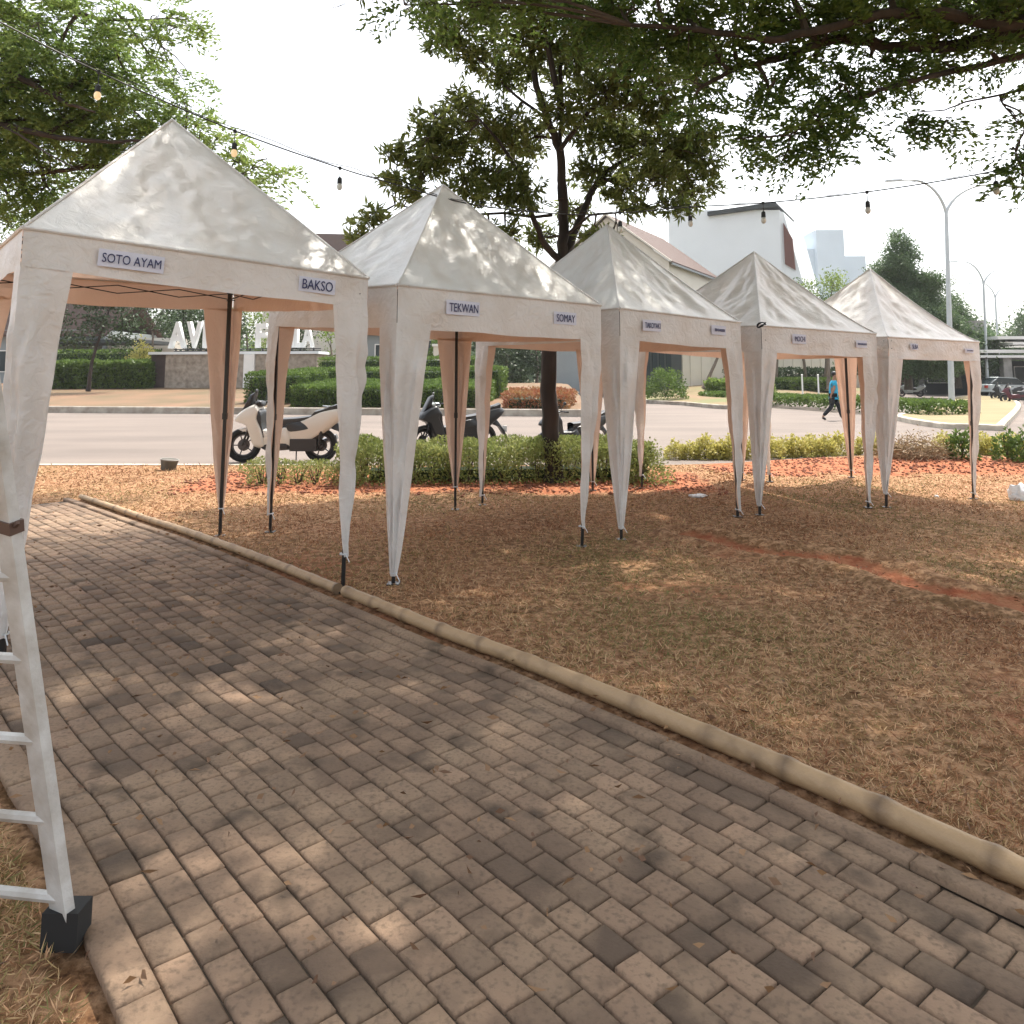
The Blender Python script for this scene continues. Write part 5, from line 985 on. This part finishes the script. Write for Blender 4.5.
# ------------------------------------------------------------------ traffic island planting and lamps
a = W(928, 418.5); b_ = W(975, 420)
hedge_box('island_hedge', 'low clipped box hedge around the lamp on the traffic island', (a.x, a.y), (W(978, 418).x, W(978, 418).y), 21, fz(.13), .42, M['leaf_hedge'], 16000, .16, .09, rough=.06, cat='hedge')
def lamp(px, py, yf, label, xl, yl, xr, yr, lean):
    b0 = W(px, py); D = b0.y; f = W(px, yf, D=D); h = f.z; root = empty('street_lamp', b0, 0, label, 'street lamp', 'double armed street lamps along the road'); root.rotation_euler = (0, lean, 0)
    mb = MB(); mb.tube([(0, 0, -.05), (0, 0, h*.5), (0, 0, h)], [.14, .11, .08], 10); mb.build('pole', M['galv'], root, smooth=True); mb = MB(); mb.box((-.2, -.2, 0), (.2, .2, .04)); mb.tube([(0, 0, .04), (0, 0, .35)], .13, 10); mb.build('base_plate', M['galv'], root)
    for (x, y, s) in ((xl, yl, -1), (xr, yr, 1)):
        e = W(x, y, D=D)-b0; e.z = e.z; rx = e.x; rz_ = e.z-h
        pts = [Vector((rx*(1-math.cos(t))*.62 if t < 1.3 else 0, 0, 0)) for t in ()]; mb = MB(); P = []
        for k in range(13): t = k/12; P.append(Vector((rx*(t**1.35), 0, h-.05+rz_*(1-(1-t)**2.3)+.15*math.sin(t*3.1))))
        mb.tube(P, [.075-.030*k/12 for k in range(13)], 7); mb.build('arm', M['galv'], root, smooth=True)
        mb = MB(); mb.box((-.38, -.10, -.05), (.38, .10, .03), Matrix.Translation(P[-1]+Vector((s*.3, 0, 0))) @ Matrix.Rotation(.08*s, 4, 'Y')); mb.build('lamp_head', M['galv'], root)
lamp(952, 411, 212, 'nearest double armed street lamp standing in the traffic island hedge', 892, 181, 1003, 183, .035)
lamp(988, 396, 283, 'second double armed street lamp, right of the farthest tent', 952, 262, 1034, 262, .03)
lamp(1001, 392.5, 297, 'third and most distant double armed street lamp', 974, 283, 1030, 283, .01)
# guard building on the right
p = W(985, 378, D=66); root = empty('guard_building', (p.x-1.0, 66, .1), 0, 'dark open fronted guard building with white flat canopy slabs at the right edge', 'building')
zc = W(512, 356, D=66).z
box_part('rear_wall', (-1.5, 5, -.2), (16, 6, zc-.4), M['dark_wall'], root); box_part('canopy', (-2.5, -1.5, zc-.28), (16, 6, zc-.08), M['white'], root); box_part('canopy_edge', (-2.6, -1.6, zc+.12), (16, -1.3, zc+.38), M['white'], root)
box_part('upper_slab', (1.2, -1.8, zc+1.25), (16, 4, zc+1.5), M['white'], root); box_part('lower_slab', (2.3, -2.0, zc+.80), (16, 4, zc+.98), M['white'], root); box_part('concrete_block', (.2, 1, zc-.05), (2.0, 4.5, zc+3.0), M['concrete'], root); box_part('side_block', (-2.2, 1, zc-.05), (.1, 5, zc+1.3), M['pale_blue'], root)
for x in (1.9, 5.5, 9): box_part('column', (x, -1.2, -.2), (x+.7, -.6, zc-.29), M['concrete'], root)
for x in (-1.2, 3.2, 6.8): window(root, x, x+2.4, 1.0, 2.4, 5)
# entrance gate seen through the farthest tent
p = W(899, 378, D=78); root = empty('entrance_gate', (p.x, 78, .1), 0, 'dark entrance gate with slanting pillar seen through the farthest tent', 'gate')
box_part('red_wall', (-.6, 0, -.2), (.6, 4, 3.2), M['red_wall'], root); box_part('dark_panel', (.62, .2, -.2), (1.6, 1, 2.9), M['dark_wall'], root); box_part('lintel', (-.8, -.2, 3.05), (7, 1.2, 3.4), M['dark_wall'], root)
mb = MB(); mb.tube([(2.6, .4, -.1), (3.5, .4, 3.04)], .2, 4); mb.build('slanting_pillar', M['dark_wall'], root); mb = MB(); mb.tube([(3.0, -.3, 1.0), (8.0, -.3, 1.05)], .06, 5); mb.build('barrier_arm', M['white'], root); box_part('barrier_box', (2.8, -.5, -.1), (3.1, -.1, 1.1), M['white'], root)
hedge_box('gate_hedge', 'dark green hedge beyond the entrance gate, seen through the farthest tent', (W(908, 378, D=92).x, 92), (W(968, 378, D=92).x, 92), 2, fz(.1), 2.0, M['leaf_dark'], 4000, .4, .25, rough=.25)
# ------------------------------------------------------------------ scooters
M['sc_white'] = mat('scooter_paint_white', (.62, .58, .52), .25, .05, 2)
M['sc_grey'] = mat('scooter_paint_grey', (.40, .44, .44), .25, .05, 2)
M['sc_black'] = mat('scooter_plastic', (.02, .021, .023), .35)
M['chrome'] = mat('bright_metal', (.55, .55, .55), .25, .05, 4, metal=.9)
M['alloy'] = mat('dark_alloy', (.10, .10, .11), .35, .1, 4, metal=.6)
M['lens'] = mat('clear_lens', (.70, .72, .72), .08)
M['red_lens'] = mat('red_lens', (.35, .02, .02), .15)
def scooter(name, label, loc, rz, paint, top, group='motor scooters parked at the roadside', sc_=1.0, steer=.25):
    """+x is forward"""
    root = empty(name, loc, rz, label, 'scooter', group); root.scale = (sc_,)*3
    def P(nm, prof, y, m, par=root, inset=.12, sm_=True): mb = MB(); mb.prism(prof, -y, y, inset); return mb.build(nm, m, par, smooth=sm_)
    # rear body, sweeping up to the tail
    P('rear_body', [(-.10,.30),(-.40,.34),(-.66,.50),(-.98,.76),(-1.03,.85),(-.92,.92),(-.60,.86),(-.30,.72),(-.05,.64),(.10,.46)], .15, paint)
    P('under_cover', [(.02,.30),(-.25,.27),(-.55,.34),(-.66,.52),(-.45,.52),(-.2,.44),(.0,.42)], .13, M['sc_black'])
    P('floor_board', [(-.12,.24),(.34,.24),(.50,.34),(.48,.50),(.36,.56),(.12,.56),(-.08,.62),(-.15,.40)], .17, paint)
    P('leg_shield', [(.30,.24),(.50,.26),(.58,.44),(.66,.62),(.86,.70),(.84,.78),(.70,.90),(.52,.98),(.44,.90),(.46,.74),(.36,.52)], .20, paint, inset=.10)
    P('inner_shield', [(.30,.36),(.34,.36),(.45,.60),(.50,.78),(.46,.90),(.40,.84),(.38,.62)], .17, M['sc_black'])
    P('front_cowl', [(.58,.66),(.74,.64),(.80,.72),(.72,.84),(.60,.93),(.52,.90)], .13, top)
    h = P('headlight', [(.725,.68),(.808,.70),(.79,.76),(.72,.82)], .105, M['lens'])
    P('windscreen', [(.60,.92),(.80,.80),(.62,1.14),(.54,1.18)], .11, M['sc_black'], inset=.2)
    mb = MB(); mb.grid(lambda u, v: (.06-.98*u, (v-.5)*.27*(1-.25*abs(u-.4)), .72+.09*math.sin(math.pi*min(1, u*1.15))*0+.20*u-.05*math.sin(math.pi*u)+.025*math.cos((v-.5)*math.pi)+(.06 if u > .52 else 0)), 16, 6)
    mb.grid(lambda u, v: (.06-.98*u, (v-.5)*.27*(1-.25*abs(u-.4)), .58+.20*u-.05*math.sin(math.pi*u)), 16, 6)
    for s in (0, 1): mb.grid(lambda u, v, s=s: (.06-.98*u, (s-.5)*.27*(1-.25*abs(u-.4)), (.58+.20*u-.05*math.sin(math.pi*u))*(1-v)+v*(.72+.20*u-.05*math.sin(math.pi*u)+(.06 if u > .52 else 0))), 16, 1)
    mb.build('seat', M['sc_black'], root, smooth=True)
    P('side_cover', [(-.46,.56),(-.10,.50),(.06,.56),(-.04,.66),(-.30,.70)], .158, M['sc_black'])
    P('belly_cover', [(-.10,.22),(.30,.20),(.42,.27),(.30,.33),(-.10,.34)], .178, M['sc_black'])
    mb = MB()
    for s in (-1, 1): mb.tube([(.50, s*.10, 1.0), (.60, s*.13, 1.06), (.64, s*.08, .93), (.60, s*.05, .82)], .006, 4)
    mb.build('cable', M['sc_black'], root)
    for nm, x, st_ in (('front_wheel', .74, steer), ('rear_wheel', -.58, 0)):
        R = .235; mb = MB(); 
        def torus(mb, R, r, n=26, k=8):
            v = [((R+r*math.cos(b))*math.cos(a), r*1.15*math.sin(b), (R+r*math.cos(b))*math.sin(a)) for a in np.linspace(0, 2*math.pi, n, endpoint=False) for b in np.linspace(0, 2*math.pi, k, endpoint=False)]
            mb.add(v, [(i*k+j, ((i+1) % n)*k+j, ((i+1) % n)*k+(j+1) % k, i*k+(j+1) % k) for i in range(n) for j in range(k)])
        w = empty(nm, (0, 0, 0)); bpy.data.objects.remove(w)
        torus(mb, R-.0, .052); wo = mb.build(nm, M['rubber'], root, smooth=True); wo.location = (x, 0, .285); wo.rotation_euler = (0, 0, st_)
        rb_ = MB(); torus(rb_, .175, .016, 24, 6); rb_.tube([(0, -.05, 0), (0, .05, 0)], .04, 10)
        for k in range(5): a = k*1.2566; rb_.tube([(.03*math.cos(a), 0, .03*math.sin(a)), (.17*math.cos(a), 0, .17*math.sin(a))], .013, 4)
        rb_.tube([(0, -.030, 0), (0, -.036, 0)], .10, 16); rb_.build('rim', M['alloy'], wo)
    mb = MB()
    for s in (-1, 1): mb.tube([(.74, s*.075, .285), (.64, s*.07, .56), (.58, s*.05, .72)], [.018, .022, .02], 8)
    mb.build('fork', M['sc_black'], root)
    P('front_fender', [(.50,.44),(.56,.53),(.70,.58),(.86,.54),(.98,.42),(.94,.40),(.84,.49),(.70,.53),(.60,.49),(.54,.42)], .062, paint)
    mb = MB(); mb.tube([(.40, -.33, 1.00), (.46, -.24, 1.01), (.52, -.08, .97), (.52, .08, .97), (.46, .24, 1.01), (.40, .33, 1.00)], .014, 8); hb = mb.build('handlebar', M['sc_black'], root)
    mb = MB(); mb.prism([(.40,.94),(.56,.90),(.60,.98),(.52,1.03),(.42,1.02)], -.12, .12, .15); mb.build('handlebar_cover', top, root, smooth=True)
    for s in (-1, 1):
        mb = MB(); mb.tube([(.36, s*.36, .998), (.43, s*.27, 1.006)], .019, 8); mb.build('grip', M['rubber'], hb)
        mb = MB(); mb.tube([(.47, s*.20, 1.0), (.46, s*.25, 1.12), (.44, s*.28, 1.16)], .007, 5); mb.ell((.43, s*.30, 1.19), (.018, .065, .04), 10, 6); mb.build('mirror', M['sc_black'], root)
    P('tail_light', [(-1.005,.80),(-.96,.79),(-.93,.84),(-.99,.865)], .09, M['red_lens'])
    mb = MB(); mb.tube([(-.60, .0, .94), (-.72, .10, .93), (-.92, .10, .95), (-.98, 0, .94), (-.92, -.10, .95), (-.72, -.10, .93), (-.60, 0, .94)], .012, 6); mb.build('grab_rail', M['chrome'], root)
    P('rear_fender', [(-.70,.60),(-.86,.66),(-1.05,.42),(-1.08,.34),(-1.03,.34),(-.90,.52)], .055, M['sc_black'])
    mb = MB(); mb.box((-1.075, -.10, .40), (-1.06, .10, .52)); mb.build('number_plate', M['white'], root)
    mb = MB(); mb.tube([(-.15, -.17, .26), (-.40, -.19, .27), (-.45, -.19, .30), (-.80, -.19, .42)], [.02, .025, .052, .048], 10); mb.build('exhaust', M['chrome'], root, smooth=True)
    mb = MB(); mb.box((-.55, .05, .20), (-.10, .16, .40)); mb.tube([(-.58, .12, .285), (-.62, .12, .60)], .03, 8); mb.build('engine', M['sc_black'], root)
    mb = MB(); mb.tube([(-.20, .10, .26), (-.24, .22, .01)], .011, 5); mb.build('side_stand', M['sc_black'], root)
    return root
q = W(292, 464, 0); scooter('parked_scooter', 'large cream white scooter parked facing left behind the nearest tent', (W(289, 378, D=14.2).x, 14.2, -.02), math.pi-.05, M['sc_white'], M['sc_black'], sc_=1.08)
scooter('parked_scooter', 'grey and black scooter parked facing left behind the second tent', (W(458, 378, D=16).x, 16, -.02), math.pi+.45, M['sc_black'], M['sc_grey'])
scooter('parked_scooter', 'dark scooter with pale seat parked behind the tall tree trunk', (W(572, 378, D=15.6).x, 15.6, -.02), math.pi+.55, M['sc_black'], M['sc_grey'], sc_=.86)
scooter('far_motorbike', 'tiny silver scooter standing before the entrance gate, seen through the farthest tent', (W(911, 378, D=63).x, 63, -.02), 2.6, M['sc_grey'], M['sc_black'])
scooter('far_motorbike', 'tiny dark red scooter parked at the right edge by the guard building', (W(1018, 378, D=46).x, 46, -.02), 2.3, mat('red_paint', (.10, .02, .035), .3), M['sc_white'])
scooter('far_motorbike', 'tiny black scooter parked left of the red scooter by the guard building', (W(1006, 378, D=52).x, 52, -.02), 2.2, M['sc_black'], M['sc_grey'])
# far parked car
def car(label, loc, rz, paint):
    root = empty('parked_car', loc, rz, label, 'car')
    def P(nm, prof, y, m, par=root, inset=.06): mb = MB(); mb.prism(prof, -y, y, inset); return mb.build(nm, m, par, smooth=True)
    P('body', [(-2.15,.35),(2.1,.32),(2.2,.55),(2.1,.78),(1.2,.95),(-1.9,1.02),(-2.2,.9),(-2.22,.55)], .86, paint); P('cabin', [(1.15,.96),(.55,1.45),(-1.3,1.52),(-1.95,1.03)], .74, M['glass']); P('roof', [(.55,1.452),(.4,1.53),(-1.2,1.60),(-1.35,1.525)], .70, paint)
    for x in (-1.35, 1.35):
        for s in (-1, 1):
            mb = MB(); mb.tube([(x, s*.74, .32), (x, s*.90, .32)], .32, 18); w = mb.build('wheel', M['rubber'], root); mb = MB(); mb.tube([(x, s*.902, .32), (x, s*.915, .32)], .19, 14); mb.build('rim', M['chrome'], w)
    for s in (-1, 1):
        mb = MB(); mb.box((2.0, s*.6-.18, .62), (2.19, s*.6+.18, .76)); mb.build('headlight', M['lens'], root); mb = MB(); mb.box((-2.24, s*.65-.15, .70), (-2.12, s*.65+.15, .92)); mb.build('tail_light', M['red_lens'], root)
car('dark silver car parked beneath the canopy of the guard building', (W(1000, 378, D=64).x, 63.2, 0), .05, M['sc_grey'])
# ------------------------------------------------------------------ walking person
def skin(name, joints, edges, m, parent, sub=2):
    me = bpy.data.meshes.new(name); me.from_pydata([j[0] for j in joints], edges, []); o = bpy.data.objects.new(name, me); COL.objects.link(o)
    md = o.modifiers.new('s', 'SKIN'); md.use_smooth_shade = True; md.branch_smoothing = .3
    for i, j in enumerate(joints):
        r = j[1]; sv = me.skin_vertices[0].data[i]; sv.radius = r if hasattr(r, '__len__') else (r, r); sv.use_root = (i == 0)
    s2 = o.modifiers.new('d', 'SUBSURF'); s2.levels = sub; s2.render_levels = sub
    bpy.context.view_layer.update(); nm = bpy.data.meshes.new_from_object(o.evaluated_get(bpy.context.evaluated_depsgraph_get()))
    bpy.data.objects.remove(o); return link(name, nm, m, parent, smooth=True)
M['skin'] = mat('skin', (.30, .17, .11), .6, .05, 8); M['shirt'] = mat('turquoise_cloth', (.03, .36, .56), .8, .12, 9, None, .3, 20); M['trousers'] = mat('black_cloth', (.018, .02, .024), .85, .2, 9); M['hair'] = mat('black_hair', (.012, .010, .010), .5)
pp = W(834.5, 420); root = empty('person', (pp.x, pp.y, -.02), -.25, 'person in turquoise shirt and black trousers walking to the right across the road', 'person')
# walks towards +x ; y is the left hand side
J = [((0, 0, .92), (.13, .15)), ((.01, 0, 1.12), (.12, .155)), ((.03, 0, 1.32), (.12, .18)), ((.04, 0, 1.42), (.07, .09)), ((.055, 0, 1.50), .052), ((.07, 0, 1.58), (.082, .075)), ((.075, 0, 1.66), (.085, .075)),
 ((.03, .17, 1.38), .058), ((-.04, .23, 1.12), .043), ((.06, .25, .88), .032), ((.09, .25, .80), .035), ((.11, .25, .73), (.028, .018)),
 ((.03, -.17, 1.38), .058), ((.0, -.23, 1.12), .043), ((-.12, -.25, .90), .032), ((-.13, -.25, .82), .035), ((-.13, -.25, .75), (.028, .018)),
 ((.02, .09, .86), .085), ((.18, .10, .50), .062), ((.27, .10, .12), .042), ((.30, .10, .06), .04), ((.42, .10, .04), .035),
 ((-.02, -.09, .86), .085), ((-.10, -.10, .48), .062), ((-.36, -.10, .20), .042), ((-.40, -.10, .12), .04), ((-.31, -.10, .04), .035)]
E_ = [(0,1),(1,2),(2,3),(3,4),(4,5),(5,6),(2,7),(7,8),(8,9),(9,10),(10,11),(2,12),(12,13),(13,14),(14,15),(15,16),(0,17),(17,18),(18,19),(19,20),(20,21),(0,22),(22,23),(23,24),(24,25),(25,26)]
skin('body', J, E_, M['skin'], root)
G = .022
def gj(ids, g=G): return [(J[i][0], tuple(x+g for x in (J[i][1] if hasattr(J[i][1], '__len__') else (J[i][1],)*2))) for i in ids]
sh = gj([0, 1, 2, 3, 7, 12]); sh += [((-.01, .205, 1.22), .07), ((.012, -.205, 1.22), .07), ((0, 0, .84), (.165, .185))]
skin('shirt', sh, [(0,1),(1,2),(2,3),(2,4),(2,5),(4,6),(5,7),(0,8)], M['shirt'], root)
tj = gj([0, 17, 18, 19, 22, 23, 24], .02); tj[3] = ((.28, .10, .10), .066); tj[6] = ((-.385, -.10, .17), .066)
skin('trousers', tj, [(0,1),(1,2),(2,3),(0,4),(4,5),(5,6)], M['trousers'], root)
for a_, b_ in (((.27, .10, .055), (.46, .10, .035)), ((-.43, -.10, .12), (-.29, -.10, .03))): skin('shoe', [(a_, .052), (b_, .042)], [(0, 1)], M['sc_black'], root)
mb = MB(); mb.ell((.062, 0, 1.668), (.105, .09, .098), 14, 10); mb.v = [(x, y, z if z > 1.62 or x < .05 else 1.62) for x, y, z in mb.v]; mb.v = [(min(x, .10 if z < 1.70 else 1), y, z) for x, y, z in mb.v]; mb.build('hair', M['hair'], root, smooth=True)
mb = MB(); mb.ell((.165, 0, 1.60), (.018, .012, .02), 6, 5)
for s in (-1, 1): mb.ell((.072, s*.082, 1.61), (.018, .010, .028), 6, 5)
mb.build('nose_and_ears', M['skin'], root, smooth=True)
mb = MB()
for s in (-1, 1): mb.ell((.150, s*.030, 1.635), (.010, .010, .007), 6, 5)
mb.build('eyes', M['hair'], root); mb = MB(); mb.ell((.150, 0, 1.555), (.010, .026, .006), 8, 5); mb.build('mouth', mat('lips', (.20, .07, .06), .6), root)
for s, w in ((1, (.11, .25, .73)), (-1, (-.13, -.25, .75))):
    for k in range(4):
        f = Vector(w)+Vector((-.024+.016*k, 0, -.01)); skin('fingers', [(tuple(f), .0095), (tuple(f+Vector((.006, -.006*s, -.045))), .009), (tuple(f+Vector((.018, -.018*s, -.075+.006*abs(k-1.5)))), .007)], [(0, 1), (1, 2)], M['skin'], root, 1)
    f = Vector(w)+Vector((.030, 0, .03)); skin('thumb', [(tuple(f), .011), (tuple(f+Vector((.022, -.008*s, -.035))), .009), (tuple(f+Vector((.024, -.014*s, -.06))), .007)], [(0, 1), (1, 2)], M['skin'], root, 1)
mb = MB(); mb.box((-.20, -.30, .62), (-.08, -.26, .80)); mb.tube([(-.19, -.28, .80), (-.14, -.265, .86), (-.09, -.28, .80)], .006, 4); o = mb.build('hand_bag', M['sc_black'], None); o.location = root.location; o.rotation_euler = root.rotation_euler; tag(o, 'small black bag held in the walking person\'s hand', 'bag')
hm = bpy.data.materials.new('haze_air'); hm.use_nodes = True; N = hm.node_tree.nodes; L = hm.node_tree.links; N.remove(N['Principled BSDF'])
pv = N.new('ShaderNodeVolumePrincipled'); pv.inputs['Color'].default_value = (.93, .96, 1, 1); pv.inputs['Density'].default_value = .00035; pv.inputs['Anisotropy'].default_value = .2; L.new(pv.outputs[0], N['Material Output'].inputs['Volume'])
mb = MB(); mb.box((-1490, -200, -1.4), (1490, 300, 34)); o = mb.build('haze', hm); tag(o, kind='stuff')
# ------------------------------------------------------------------ light
EL, AZ = math.radians(62), math.radians(32)     # sun beyond the tents, a little to the right
sd = Vector((math.sin(AZ)*math.cos(EL), math.cos(AZ)*math.cos(EL), math.sin(EL)))
sl = bpy.data.lights.new('sun', 'SUN'); sl.energy = 4.2; sl.angle = math.radians(.6); sl.color = (1, .93, .83)
so = bpy.data.objects.new('sun', sl); COL.objects.link(so); so.rotation_euler = (-sd).to_track_quat('-Z', 'Y').to_euler(); so.location = sd*40
wd = bpy.data.worlds.new('World'); sc.world = wd; wd.use_nodes = True; N = wd.node_tree.nodes; L = wd.node_tree.links
sk = N.new('ShaderNodeTexSky'); sk.sky_type = 'NISHITA'; sk.sun_disc = False; sk.sun_elevation = EL; sk.sun_rotation = AZ; sk.dust_density = 4; sk.air_density = 1.2; sk.ozone_density = 1
hs = N.new('ShaderNodeHueSaturation'); hs.inputs['Saturation'].default_value = .28; hs.inputs['Value'].default_value = 1.5
L.new(sk.outputs[0], hs.inputs['Color']); L.new(hs.outputs[0], N['Background'].inputs['Color']); N['Background'].inputs['Strength'].default_value = .15
vs = sc.view_settings; vs.view_transform = 'Standard'; vs.look = 'None'; vs.exposure = .78; vs.gamma = 1
sc.cycles.max_bounces = 8; sc.cycles.transparent_max_bounces = 8; sc.cycles.sample_clamp_indirect = 8
